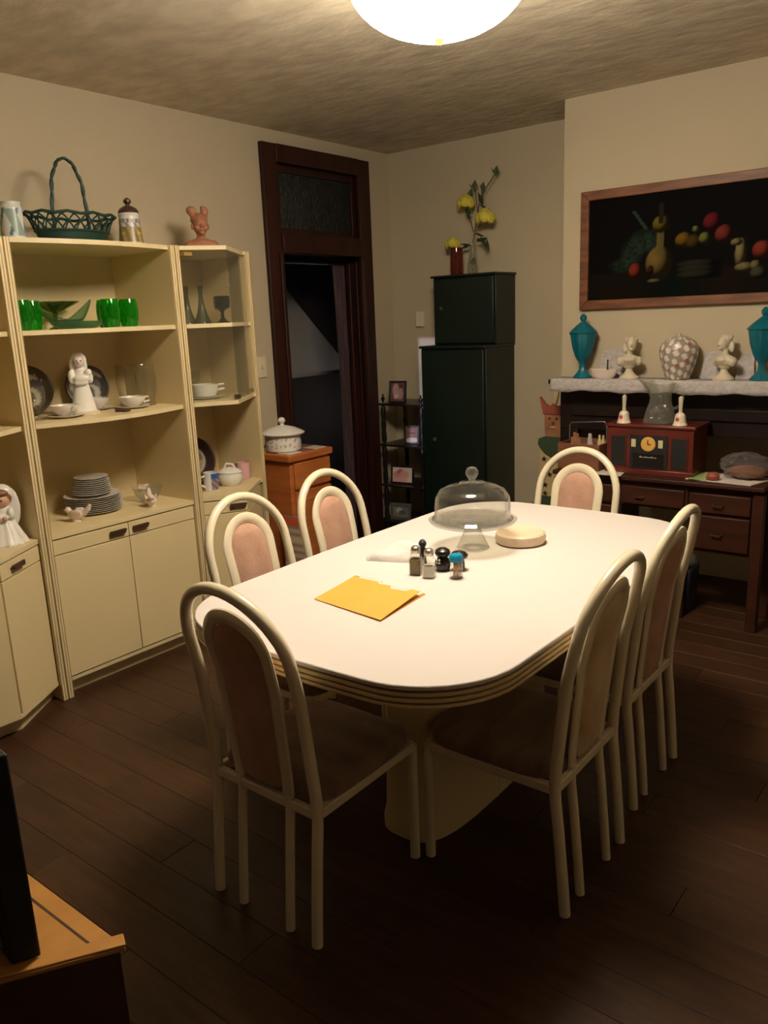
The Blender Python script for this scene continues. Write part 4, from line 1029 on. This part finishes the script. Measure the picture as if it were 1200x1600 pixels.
# black shakers
t = thing('black_shaker', 'round black glossy shaker with silver studs behind the salt', 'shaker', (-1.325, 1.945, TZ))
MB().lathe([(.012, 0), (.020, .004), (.025, .018), (.023, .032), (.014, .042), (.020, .047), (.024, .055), (.022, .064), (.012, .071), (0, .073)], n=28).build('body', M['black'], t)
q = MB()
for a in range(4): q.ell((-.004+.008*(a % 2), -.024, .030+.008*(a//2)), (.004, .004, .004), 8, 6)
q.build('studs', M['silver'], t)
t = thing('pepper_grinder', 'slim dark grinder with ball top behind the pepper shaker', 'grinder', (-1.392, 1.935, TZ))
MB().lathe([(.012, 0), (.013, .004), (.010, .03), (.011, .055), (.008, .066), (.012, .074), (.012, .082), (.006, .090), (0, .092)], n=20).build('body', M['blackmat'], t)
t = thing('black_mushroom_shaker', 'low black mushroom-shaped shaker beside the toothpick jar', 'shaker', (-1.285, 1.975, TZ))
MB().lathe([(.014, 0), (.018, .004), (.017, .025), (.014, .036), (.026, .040), (.028, .047), (.020, .056), (0, .061)], n=28).build('body', M['black'], t)
# folder
t = thing('file_folder', 'yellow open-edged file folder lying on the table', 'folder', (0, 0, TZ))
P1, P2, P3, P4 = Vector((-1.507, 1.562)), Vector((-1.255, 1.498)), Vector((-1.262, 1.712)), Vector((-1.518, 1.765))
fa, fb, fc, fd = (-1.483, 1.540), (-1.222, 1.506), (-1.243, 1.735), (-1.523, 1.762)
MB().prism([fa, fb, fc, (-1.30, 1.752), (-1.32, 1.735), (-1.40, 1.745), (-1.42, 1.762), fd], .0, .0015).build('back_cover', M['folderin'], t)
MB().prism([(-1.478, 1.548), (-1.232, 1.514), (-1.252, 1.738), (-1.32, 1.750), (-1.33, 1.737), (-1.41, 1.748), (-1.43, 1.768), (-1.50, 1.775)], .0018, .0030).build('papers', M['paper'], t)
v = [(-1.486, 1.538, .0016), (-1.222, 1.504, .004), (-1.246, 1.715, .014), (-1.28, 1.716, .013), (-1.285, 1.700, .012), (-1.345, 1.700, .009), (-1.355, 1.722, .009), (-1.40, 1.722, .007), (-1.412, 1.735, .007), (-1.512, 1.742, .0036)]
n = len(v); v2 = v+[(x, y_, z+.0012) for x, y_, z in v]
MB().add(v2, [tuple(range(n))[::-1], tuple(range(n, 2*n))]+[(i, (i+1) % n, n+(i+1) % n, n+i) for i in range(n)]).build('front_cover', M['folder'], t, flat=True)

# ================================================================== TOP OF THE WALL UNITS
UZ = 1.845
# tall can at left
def canc(co):
    a = math.atan2(co.y, co.x)
    if .03 < co.z < .13 and math.sin(a*3+co.z*28) > .1: return (.25, .34, .32)
    if .03 < co.z < .135 and math.sin(a*5-co.z*40) > .7: return (.10, .20, .24)
    return (.62, .64, .62)
t = thing('tall_mug', 'white stein with blue-green landscape at far left unit top', 'mug', (-3.225, 1.758, UZ))
q = MB(); q.shell(q.dense([(.046, 0), (.048, .003), (.046, .01), (.043, .135), (.038, .148), (.040, .158)]), n=80, t=.003).build('body', M['print'], t, colors=canc)
MB().tube([(-.028, .030, .125), (-.055, .045, .12), (-.06, .05, .07), (-.032, .034, .03)], .006, 8).build('handle', M['white'], t)
# basket
t = thing('wicker_basket', 'dark green openwork wicker basket with tall hoop handle', 'basket', (-3.20, 2.005, UZ))
MB().shell([(.125, 0), (.135, .004), (.150, .03), (.160, .055)], n=48, t=.006, sx=.62).build('bowl', M['wicker'], t)
q = MB(); N_ = 22
for k in range(N_):
    a0 = 2*pi*k/N_
    for sgn in (-1, 1):
        pts = []
        for i in range(7):
            u = i/6; a = a0+sgn*u*2*pi/N_*1.25; r_ = .158+.040*u; z = .05+.068*math.sin(u*pi/2)
            pts.append((r_*cos(a)*.62, r_*sin(a), z))
        q.tube(pts, .0034, 6)
q.build('open_lattice', M['wicker'], t)
q = MB(); q.tube([(.198*cos(a)*.62, .198*sin(a), .120+.004*sin(a*11)) for a in [2*pi*k/44 for k in range(44)]], .006, 8, closed=True)
q.tube([(.161*cos(a)*.62, .161*sin(a), .055) for a in [2*pi*k/44 for k in range(44)]], .005, 8, closed=True)
q.build('rim', M['wicker'], t)
q = MB()
for ph in (0, pi/2*1.3):
    pts = []
    for i in range(33):
        a = pi*i/32; yy = .078*cos(a); z = .115+.230*sin(a)**.8 if 0 < i < 32 else .05
        pts.append((.004*cos(i*1.1+ph), (yy+.004*sin(i*1.1+ph)) if 0 < i < 32 else yy*1.05, z))
    q.tube(pts, .0055, 8)
q.build('handle', M['wicker'], t)
# stein
def stc(co):
    a = math.atan2(co.y, co.x); z = co.z
    if z > .125: return (.66, .62, .60)
    if z > .108: return (.16, .14, .13) if math.sin(a*14) > -.2 else (.5, .48, .46)
    if z > .088: return (.58, .55, .56) if math.sin(a*8+z*120) > -.3 else (.22, .20, .19)
    if z > .028:
        if math.sin(a*4+.5) > .55 and .055 < z < .068: return (.48, .42, .03)
        return (.20, .14, .05) if math.sin(a*9+z*60) > -.2 else (.32, .26, .14)
    return (.50, .42, .30)
t = thing('beer_stein', 'lidded beer stein with brown label band right of the basket', 'stein', (-3.20, 2.290, UZ))
q = MB(); q.lathe(q.dense([(.056, 0), (.058, .004), (.054, .02), (.050, .05), (.046, .10), (.044, .135), (.046, .145), (.042, .150)]), n=96).build('body', M['print'], t, colors=stc)
MB().lathe([(.044, .150), (.045, .156), (.038, .168), (.022, .178), (.010, .182), (.009, .188), (.017, .196), (.016, .206), (.006, .214), (0, .215)], n=24).build('lid', M['bronze'], t)
MB().tube([(-.03, .030, .13), (-.055, .05, .125), (-.06, .055, .07), (-.036, .038, .03)], .006, 8).build('handle', M['ivory'], t)
# terracotta bust
t = thing('terracotta_bust', 'terracotta child bust with two hair buns on the unit top', 'bust', (-3.17, 2.665, UZ), rad(62))
b = MB(); b.ell((0, 0, .022), (.070, .046, .040)); b.ell((.050, 0, .018), (.036, .036, .034)); b.ell((-.050, 0, .018), (.036, .036, .034)); b.box(-.075, .075, -.032, .032, 0, .02)
b.tube([(0, 0, .03), (0, -.002, .085)], [.026, .020], 12)
b.ell((0, -.004, .122), (.036, .042, .052)); b.ell((0, -.016, .100), (.026, .028, .026)); b.ell((0, .008, .146), (.043, .044, .030))
b.ell((0, -.046, .112), (.007, .010, .009)); b.ell((0, -.040, .094), (.013, .008, .006)); b.ell((0, -.036, .080), (.012, .010, .009))
for s_ in (-1, 1):
    b.ell((s_*.014, -.038, .122), (.008, .006, .005)); b.ell((s_*.039, 0, .112), (.006, .010, .014)); b.ell((s_*.022, -.030, .104), (.011, .011, .010))
b.ell((-.036, .004, .184), (.024, .022, .022)); b.ell((-.030, .004, .168), (.018, .016, .018)); b.ell((.027, .004, .182), (.019, .018, .022)); b.ell((.024, .004, .165), (.018, .016, .018))
b.ell((.016, .0, .197), (.010, .012, .010))
b.build('figure', M['terracotta'], t, remesh=.003)

# ================================================================== SHELF 1 (z 1.506): green glass
SZ = 1.506
tum = thing('green_tumbler', 'green glass tumbler, left one of the pair at the left end of top shelf', 'glass', (-3.13, 1.690, SZ), 0, 'green tumblers on the top shelf')
MB().shell([(.030, 0), (.034, .003), (.041, .035), (.043, .065), (.041, .095), (.036, .118)], n=32, t=.003).build('cup', M['greenglass'], tum)
for yy, xx, lb in ((1.785, -3.225, 'green glass tumbler, right one of the pair at the left end of top shelf'),
                   (2.072, -3.10, 'green glass tumbler just right of the curved glass boat'),
                   (2.120, -3.20, 'green glass tumbler, middle of the right-hand three'),
                   (2.185, -3.13, 'green glass tumbler nearest the right panel of top shelf')):
    dup(tum, (xx, yy, SZ), 0, lb, 'green tumblers on the top shelf')
# leaf dish on foot
t = thing('leaf_dish', 'olive green glass leaf dish on a foot behind the boat', 'dish', (-3.335, 1.955, SZ))
MB().lathe([(.032, 0), (.034, .004), (.010, .015), (.007, .05), (.012, .068)], n=24).build('foot', M['oliveglass'], t)
MB().shell([(.012, .068), (.045, .084), (.080, .102), (.112, .118)], n=72, t=.003, sx=.7, sy=1.0, wob=lambda a, k: (.07*cos(9*a) if k > 1 else 0)).build('leaf_bowl', M['oliveglass'], t)
# boat
nx, ny = 30, 10; v = []; f = []
for i in range(nx+1):
    u = -1+2*i/nx; w_ = .055*(1-abs(u)**2.2)+.003; zb = .006+.135*max(0, abs(u)-.15)**1.8*(1.15 if u > 0 else .75); yy = .120*u
    for j in range(ny+1):
        s_ = -1+2*j/ny; v.append((s_*w_, yy, zb+.045*(s_*s_)*(1-abs(u)**3)*(.75)))
for i in range(nx):
    for j in range(ny): a = i*(ny+1)+j; f.append((a, a+1, a+ny+2, a+ny+1))
t = thing('glass_boat', 'dark green glass boat dish with upswept end on top shelf', 'dish', (-3.215, 1.935, SZ))
o = MB().add(v, f).build('boat', M['tealclear'], t); sd = o.modifiers.new('thick', 'SOLIDIFY'); sd.thickness = .004; sd.offset = 1
t = thing('glass_tray', 'low teal green glass dish in front of the glass boat', 'dish', (-3.085, 1.905, SZ))
MB().shell([(.060, 0), (.085, .003), (.115, .018), (.125, .030)], n=48, t=.003, sx=.42, wob=lambda a, k: .03*cos(9*a)).build('dish', M['tealclear'], t)
# ================================================================== SHELF 2 (z 1.15)
S2 = 1.15
def platecol(co):
    r_ = math.hypot(co.x, co.z); a = math.atan2(co.z, co.x)
    if r_ > .075: return (.05, .035, .02)
    return (.42, .38, .32) if math.sin(a*3+r_*70) > .45 else (.055, .05, .045)
def standing_plate(label, x, y_, z, r_, fn, rz, lean=.2):
    t = thing('display_plate', label, 'plate', (x-.02, y_, z), rz)
    P = MB().lathe([(0, 0), (r_*.62, .0), (r_*.66, -.004), (r_*.97, -.012), (r_, -.012), (r_*.97, -.008), (r_*.66, .002), (0, .004)], n=64)
    R = Matrix.Translation((0, 0, r_*cos(lean))) @ Matrix.Rotation(pi/2-lean, 4, 'X') @ Matrix.Scale(-1, 4, (0, 0, 1))
    # dense print mesh
    k = MB(); nr = 14; n = 56; vv = []; ff = []
    for i in range(nr+1):
        for j in range(n): a = 2*pi*j/n; rr = r_*i/nr; zz = 0 if i < nr*.64 else .012*(i/nr-.64)/.36; vv.append((rr*cos(a), rr*sin(a), zz))
    for i in range(nr):
        for j in range(n): ff.append((i*n+j, i*n+(j+1) % n, (i+1)*n+(j+1) % n, (i+1)*n+j))
    R2 = Matrix.Translation((0, 0, r_*cos(lean)+.001)) @ Matrix.Rotation(pi/2-lean, 4, 'X')
    o = MB(); o.add(vv, ff); cols = {}
    me = bpy.data.meshes.new('plate'); me.from_pydata([tuple(R2 @ Vector(p)) for p in vv], [], ff); me.materials.append(M['print'])
    ca = me.color_attributes.new('print', 'FLOAT_COLOR', 'POINT')
    for i, p in enumerate(vv): ca.data[i].color = (*fn(Vector((p[0], 0, p[1]))), 1)
    ob = bpy.data.objects.new('plate', me); COL.objects.link(ob); ob.parent = t
    for pl in me.polygons: pl.use_smooth = True
    sd = ob.modifiers.new('thick', 'SOLIDIFY'); sd.thickness = .004; sd.offset = 0
    MB().tube([(-.03, -r_*.25, 0.003), (-.03, .03+r_*.05, .003), (-.03, .03+r_*.1, r_*.9)], .002, 6).tube([(.03, -r_*.25, 0.003), (.03, .03+r_*.05, .003), (.03, .03+r_*.1, r_*.9)], .002, 6).build('wire_stand', M['bronze'], t)
    return t
standing_plate('dark brown display plate standing at left of the middle shelf', -3.31, 1.775, S2+.004, .105, platecol, rad(65))
standing_plate('dark display plate standing behind the white figurine', -3.33, 2.075, S2+.004, .095, platecol, rad(65))
# cups on saucers
cup = thing('teacup', 'pale teacup on saucer left of the white figurine', 'teacup', (-3.10, 1.805, S2), 0, 'teacups on saucers on the middle shelf')
MB().lathe([(.035, 0), (.040, .002), (.060, .008), (.064, .011), (.058, .011), (.030, .006), (0, .006)], n=36).build('saucer', M['grayplate'], cup)
MB().shell([(.020, .006), (.026, .010), (.044, .026), (.050, .044)], n=32, t=.0025).build('cup', M['grayplate'], cup)
MB().tube([(.044, 0, .038), (.062, 0, .040), (.064, 0, .024), (.042, 0, .020)], .003, 8).build('handle', M['grayplate'], cup)
dup(cup, (-3.25, 2.045, S2), rad(100), 'pale teacup just right of the white figurine', 'teacups on saucers on the middle shelf')
dup(cup, (-3.125, 2.150, S2), rad(70), 'pinkish teacup with saucer at front right of middle shelf', 'teacups on saucers on the middle shelf')
t = thing('glass_goblet', 'clear goblet at the left end of the middle shelf', 'glass', (-3.13, 1.705, S2))
MB().shell([(.030, 0), (.031, .002), (.006, .008), (.005, .04), (.012, .05), (.032, .075), (.036, .11), (.032, .135)], n=28, t=.0015).build('bowl', M['clear'], t)
for o in COL.objects:
    if o.name.startswith('teacup'): o.scale = (1.18, 1.18, 1.18)
hur = thing('hurricane_glass', 'tall clear glass, back one at the right of middle shelf', 'glass', (-3.28, 2.235, S2), 0, 'tall clear glasses')
MB().shell([(.036, 0), (.040, .003), (.034, .02), (.044, .07), (.048, .12), (.040, .165), (.046, .185)], n=32, t=.0018).build('cylinder', M['clear'], hur)
dup(hur, (-3.17, 2.262, S2), 0, 'tall clear glass, front one at the right of middle shelf', 'tall clear glasses')
tag(MB().box(-.028, .028, -.018, .018, 0, .014).build('dark_box', M['bronze'], None, loc=(-3.035, 2.035, S2), rz=rad(20), bevel=.003), 'tiny dark box at front edge of middle shelf', 'box')
# white figurine (girl holding baby)
t = thing('white_figurine', 'white ceramic robed figure holding a baby on middle shelf', 'figurine', (-3.12, 1.905, S2), rad(60))
MB().lathe([(.062, 0), (.064, .004), (.064, .012), (.058, .016), (0, .016)], n=32).build('base', M['ivory'], t)
b = MB(); 
MBp = [(.054, .014), (.050, .03), (.040, .08), (.030, .125), (.024, .145), (0, .15)]
b.lathe(MBp, n=28, sy=.8); b.ell((0, 0, .150), (.034, .026, .040)); b.ell((0, -.004, .185), (.020, .016, .020)); b.ell((.004, -.026, .152), (.034, .016, .018)); b.ell((.032, -.020, .176), (.016, .015, .016))
b.ell((-.036, -.010, .160), (.014, .016, .030)); b.ell((.038, -.006, .155), (.013, .018, .026)); b.ell((0, -.028, .135), (.030, .012, .012))
b.ell((0, .008, .228), (.034, .024, .034)); b.ell((-.026, .004, .200), (.014, .014, .036)); b.ell((.024, .006, .205), (.010, .014, .030))
b.build('robe', M['white'], t, remesh=.003)
b = MB(); b.ell((.0, -.012, .222), (.023, .024, .026)); b.ell((0, -.036, .220), (.004, .005, .005)); b.build('face', M['pinkwhite'], t)
b = MB(); b.ell((-.008, -.035, .226), (.003, .002, .003)); b.ell((.008, -.035, .226), (.003, .002, .003)); b.build('eyes', M['bronze'], t)

# ================================================================== COUNTER (z .70)
CZ = .70
PC = (-3.24, 1.965)
big = thing('dinner_plate', 'grey-white bowl-edged plate at the bottom of the counter stack', 'plate', (PC[0], PC[1], CZ), 0, 'stacked plates')
MB().lathe([(.065, 0), (.085, .002), (.120, .010), (.124, .013), (.115, .012), (.08, .005), (0, .005)], n=48).build('plate', M['grayplate'], big)
z = CZ
words = ['second', 'third', 'fourth', 'fifth', 'sixth', 'seventh', 'eighth', 'ninth']
for k in range(8):
    z += .0085
    nm = words[k]+' plate up from the bottom of the wide lower stack' if k < 7 else 'top wide plate of the lower stack, with raised rim'
    dup(big, (PC[0]+.002*sin(k*3), PC[1]+.002*cos(k*5), z), 0, nm, 'stacked plates')
z += .013
sml = thing('side_plate', 'small grey-white plate at the bottom of the upper stack', 'plate', (PC[0], PC[1]-.002, z), 0, 'stacked plates')
MB().lathe([(.050, 0), (.070, .002), (.086, .008), (.088, .011), (.081, .010), (.055, .005), (0, .005)], n=44).build('plate', M['grayplate'], sml)
for k in range(8):
    z += .0088; s_ = 1-.022*k
    nm = words[k]+' small plate up in the upper stack' if k < 7 else 'topmost small plate of the whole stack'
    c = dup(sml, (PC[0]+.001*k, PC[1]-.003+.0015*sin(k*4), z), 0, nm, 'stacked plates'); c.scale = (s_, s_, 1)
def bird(label, loc, rz, m, name='bird_figurine', wings=True):
    t = thing(name, label, 'figurine', loc, rz, 'porcelain birds on the counter')
    b = MB(); b.ell((0, 0, .030), (.024, .040, .020)); b.ell((0, -.034, .050), (.014, .015, .014)); b.tube([(0, -.048, .050), (0, -.060, .048)], [.005, .001], 8)
    b.tube([(0, .034, .032), (0, .058, .055), (0, .070, .075)], [.012, .012, .007], 8); b.lathe([(.020, 0), (.018, .008), (.010, .018)], n=16)
    if wings:
        for s_ in (-1, 1): b.ell((s_*.022, .008, .042), (.006, .028, .016), rot=(s_*.3, 'Y'))
    b.build('bird', m, t, remesh=.0025)
bird('white porcelain bird in front of the plate stack', (-3.13, 1.808, CZ), rad(-60), M['pinkwhite'])
bird('pinkish porcelain bird beside the clear glass bowl', (-3.07, 2.150, CZ), rad(60), M['pinkwhite'])
t = thing('glass_bowl', 'clear glass ruffled bowl at right end of the counter', 'bowl', (-3.21, 2.235, CZ))
MB().shell([(.030, 0), (.040, .004), (.058, .03), (.066, .055), (.072, .066)], n=48, t=.002, wob=lambda a, k: (.05*cos(8*a) if k > 2 else 0)).build('bowl', M['clearcut'], t)
# bride figurine
t = thing('bride_figurine', 'bride figurine with veil at the left picture edge', 'figurine', (-3.06, 1.462, CZ), rad(50)); t.scale = (1.12, 1.12, 1.12)
b = MB(); b.lathe([(.072, 0), (.070, .006), (.058, .03), (.042, .065), (.030, .09), (.024, .10), (0, .105)], n=36, wob=lambda a, k: .05*cos(11*a)); b.ell((0, 0, .110), (.034, .026, .030))
b.ell((-.030, -.012, .105), (.013, .020, .022)); b.ell((.030, -.012, .105), (.013, .020, .022)); b.ell((0, -.030, .095), (.026, .014, .012)); b.build('dress', M['white'], t, remesh=.003)
b = MB(); b.ell((0, -.004, .152), (.030, .029, .030)); b.ell((0, -.034, .150), (.004, .005, .005)); b.ell((-.014, -.036, .094), (.010, .010, .009)); b.ell((.014, -.036, .094), (.010, .010, .009)); b.build('face', M['skin'], t)
b = MB(); b.ell((0, .008, .160), (.035, .031, .032)); b.ell((0, -.010, .178), (.030, .024, .014)); b.build('hair', M['brownhair'], t)
b = MB(); b.ell((0, .018, .172), (.040, .028, .036)); b.ell((.020, .034, .12), (.034, .014, .075)); b.ell((-.020, .034, .12), (.034, .014, .075)); b.build('veil', M['white'], t, remesh=.004)
b = MB(); b.ell((-.010, -.032, .156), (.003, .002, .003), 8, 6); b.ell((.010, -.032, .156), (.003, .002, .003), 8, 6); b.build('eyes', M['bronze'], t)

# ================================================================== RIGHT UNIT CONTENTS
# counter
def photopl(co):
    r_ = math.hypot(co.x, co.z)
    if r_ > .075: return (.025, .012, .008)
    if r_ > .068: return (.42, .38, .32)
    return (.30, .20, .15) if math.sin(co.x*60+1)*math.sin(co.z*50) > -.1 else (.16, .10, .08)
standing_plate('large dark plate with round picture standing in narrow unit', -3.25, 2.545, CZ+.004, .128, photopl, rad(55), .22)
def mugc(co):
    a = math.atan2(co.y, co.x)
    if co.x > -.01 and co.y > -.034 and .006 < co.z < .085 and abs(a-.1) < .95:
        if co.z > .058: return (.02, .10, .34)
        return (.16, .09, .14) if math.sin(co.z*190+a*7) > 0 else (.30, .24, .32)
    return (.72, .69, .68)
t = thing('photo_mug', 'white mug with dark blue picture in the narrow unit', 'mug', (-3.105, 2.535, CZ), rad(10))
MB().shell([(.034, 0), (.037, .003), (.037, .09)], n=64, t=.003).build('cup', M['print'], t, colors=mugc)
bpy.data.objects.remove(bpy.data.objects[t.children[0].name]) if False else None
for ch in list(t.children): bpy.data.objects.remove(ch)
prof = [(.034, 0), (.037, .003)]+[(.037, .003+.087*i/16) for i in range(1, 17)]
MB().shell(prof, n=64, t=.003).build('cup', M['print'], t, colors=mugc)
MB().tube([(-.012, -.033, .075), (-.022, -.060, .070), (-.024, -.064, .040), (-.012, -.034, .020)], .005, 8).build('handle', M['white'], t)
t = thing('sugar_bowl', 'white lidded sugar bowl between the two mugs', 'bowl', (-3.11, 2.665, CZ), rad(40))
MB().lathe([(.040, 0), (.046, .004), (.062, .03), (.064, .05), (.058, .066)], n=36, sy=.82).build('bowl', M['white'], t)
MB().lathe([(.062, .066), (.063, .070), (.045, .084), (.020, .092), (0, .094)], n=36, sy=.82).build('lid', M['white'], t)
MB().tube([(-.030, 0, .086), (-.016, 0, .112), (.014, 0, .108), (.028, 0, .086)], .006, 10).build('loop_handle', M['white'], t)
def pmug(co):
    a = math.atan2(co.y, co.x)
    if .01 < co.z < .075 and .0 < a < 1.3: return (.20, .05, .07) if math.sin(co.z*160+a*9) > -.2 else (.45, .2, .22)
    return (.62, .36, .37)
t = thing('pink_mug', 'pink mug with dark red picture at right of the sugar bowl', 'mug', (-3.185, 2.822, CZ), rad(30))
prof = [(.034, 0), (.036, .003)]+[(.036, .003+.084*i/16) for i in range(1, 17)]
MB().shell(prof, n=64, t=.003).build('cup', M['print'], t, colors=pmug)
MB().tube([(-.034, .0, .075), (-.058, .0, .068), (-.058, .0, .035), (-.034, 0, .018)], .005, 8).build('handle', M['pink'], t)
# shelf 2
t = thing('soup_tureen', 'white oval soup bowl on saucer behind the glass door', 'bowl', (-3.12, 2.56, S2), rad(58))
MB().lathe([(.055, 0), (.062, .003), (.082, .010), (.086, .013), (.06, .010), (0, .008)], n=40).build('saucer', M['white'], t)
MB().shell([(.042, .010), (.052, .014), (.064, .04), (.068, .070)], n=40, t=.004).build('bowl', M['white'], t)
MB().tube([(.062, 0, .064), (.095, 0, .066), (.098, 0, .045), (.062, 0, .040)], .006, 8).build('handle', M['white'], t)
standing_plate('pale plate standing behind the white soup bowl', -3.33, 2.50, S2+.004, .095, lambda c: (.30, .27, .22) if math.hypot(c.x, c.z) < .07 else (.16, .13, .10), rad(60))
pl = thing('saucer', 'pale saucer left of the white soup bowl behind glass', 'saucer', (-3.20, 2.445, S2), 0, 'saucers behind the glass door')
MB().lathe([(.030, 0), (.035, .002), (.055, .008), (.058, .011), (.050, .010), (.03, .005), (0, .005)], n=32).build('plate', M['grayplate'], pl)
for k in range(1, 4): dup(pl, (-3.20, 2.445, S2+.009*k), 0, ['pale saucer second in the small pile behind glass', 'pale saucer third in the small pile behind glass', 'pale saucer topping the small pile behind glass'][k-1], 'saucers behind the glass door')
t = thing('wine_glass', 'clear stem glass behind the soup bowl in the narrow unit', 'glass', (-3.24, 2.60, S2))
MB().shell([(.028, 0), (.029, .002), (.004, .007), (.004, .05), (.010, .058), (.026, .08), (.029, .105), (.026, .125)], n=28, t=.0015).build('glass', M['clear'], t)
# top shelf
gb = thing('smoky_goblet', 'smoky blue goblet at the left of the narrow unit top shelf', 'glass', (-3.10, 2.435, SZ), 0, 'smoky glassware behind glass')
gp = [(.032, 0), (.033, .003), (.022, .008), (.006, .025), (.006, .050), (.012, .060), (.034, .070), (.037, .095), (.037, .125)]
MB().shell(gp, n=28, t=.002).build('goblet', M['smoke'], gb)
dup(gb, (-3.045, 2.652, SZ), 0, 'smoky blue goblet nearest the front on narrow unit top shelf', 'smoky glassware behind glass')
dup(gb, (-3.16, 2.745, SZ), 0, 'smoky blue goblet at right back of narrow unit top shelf', 'smoky glassware behind glass')
cnd = thing('candlestick', 'smoky glass tall flared candlestick beside the left goblet', 'candlestick', (-3.20, 2.565, SZ), 0, 'smoky glassware behind glass')
MB().lathe([(.042, 0), (.041, .006), (.034, .022), (.025, .045), (.016, .080), (.011, .120), (.011, .150), (.015, .176), (0, .176)], n=32).build('column', M['smoke'], cnd)
dup(cnd, (-3.125, 2.592, SZ), 0, 'smoky glass tall flared candlestick in the middle of narrow unit', 'smoky glassware behind glass')

# ================================================================== TV STAND and TV (bottom left corner)
ts = thing('corner_tv_stand', 'honey pine stand with dark side in bottom left corner', 'stand', (-1.3, .45, 0))
so = (1.3, -.45, 0); TH = .55
Pc = [(-1.011, .570), (-1.112, .416), (-1.30, .130), (-1.75, .130), (-1.75, .570)]
MB().prism(Pc, TH-.010, TH).build('top', M['tvwood'], ts, loc=so, bevel=.003)
ins = [(-1.020, .566), (-1.118, .414), (-1.303, .136), (-1.745, .136), (-1.745, .566)]
MB().prism(ins, 0.0, TH-.010).build('case', M['tvdark'], ts, loc=so, bevel=.003)
q = MB(); q.prism([(-1.050, .5365), (-1.047, .5405), (-1.73, .5405), (-1.73, .5365)], TH, TH+.0006); q.build('groove', M['tvdark'], ts, loc=so)
d = (Vector(Pc[1])-Vector(Pc[0])).normalized(); nn = Vector((-d.y, d.x))
if nn.x < 0: nn = -nn
q = MB().prism([Pc[0], Pc[1], Pc[2], tuple(Vector(Pc[2])-nn*.022), tuple(Vector(Pc[1])-nn*.022), tuple(Vector(Pc[0])-nn*.022+Vector((-.006, 0)))], TH, TH+.004)
q.build('front_lip', M['tvwood'], ts, loc=so, bevel=.002)
tv = thing('television', 'black flat television standing on the pine stand', 'television', (-1.30, .40, TH))
to = (1.30, -.40, -TH)
tv_d = Vector((-.985, -.17)).normalized()
a = Vector((-1.098, .478)); bq = Vector((-1.118, .440)); L_ = .56
dd = Vector((-1.0, .10)).normalized(); nn = (bq-a)
MB().prism([tuple(a), tuple(a+nn), tuple(a+nn+dd*L_), tuple(a+dd*L_)], TH+.004, .905).build('body', M['blackmat'], tv, loc=to, bevel=.004)
q = (a+nn)
qn = Vector((-dd.y, dd.x)); 
if qn.y > 0: qn = -qn
MB().prism([tuple(q+dd*.02), tuple(q+dd*.02+qn*.002), tuple(q+dd*(L_-.02)+qn*.002), tuple(q+dd*(L_-.02))], TH+.02, .885).build('screen', M['black'], tv, loc=to)
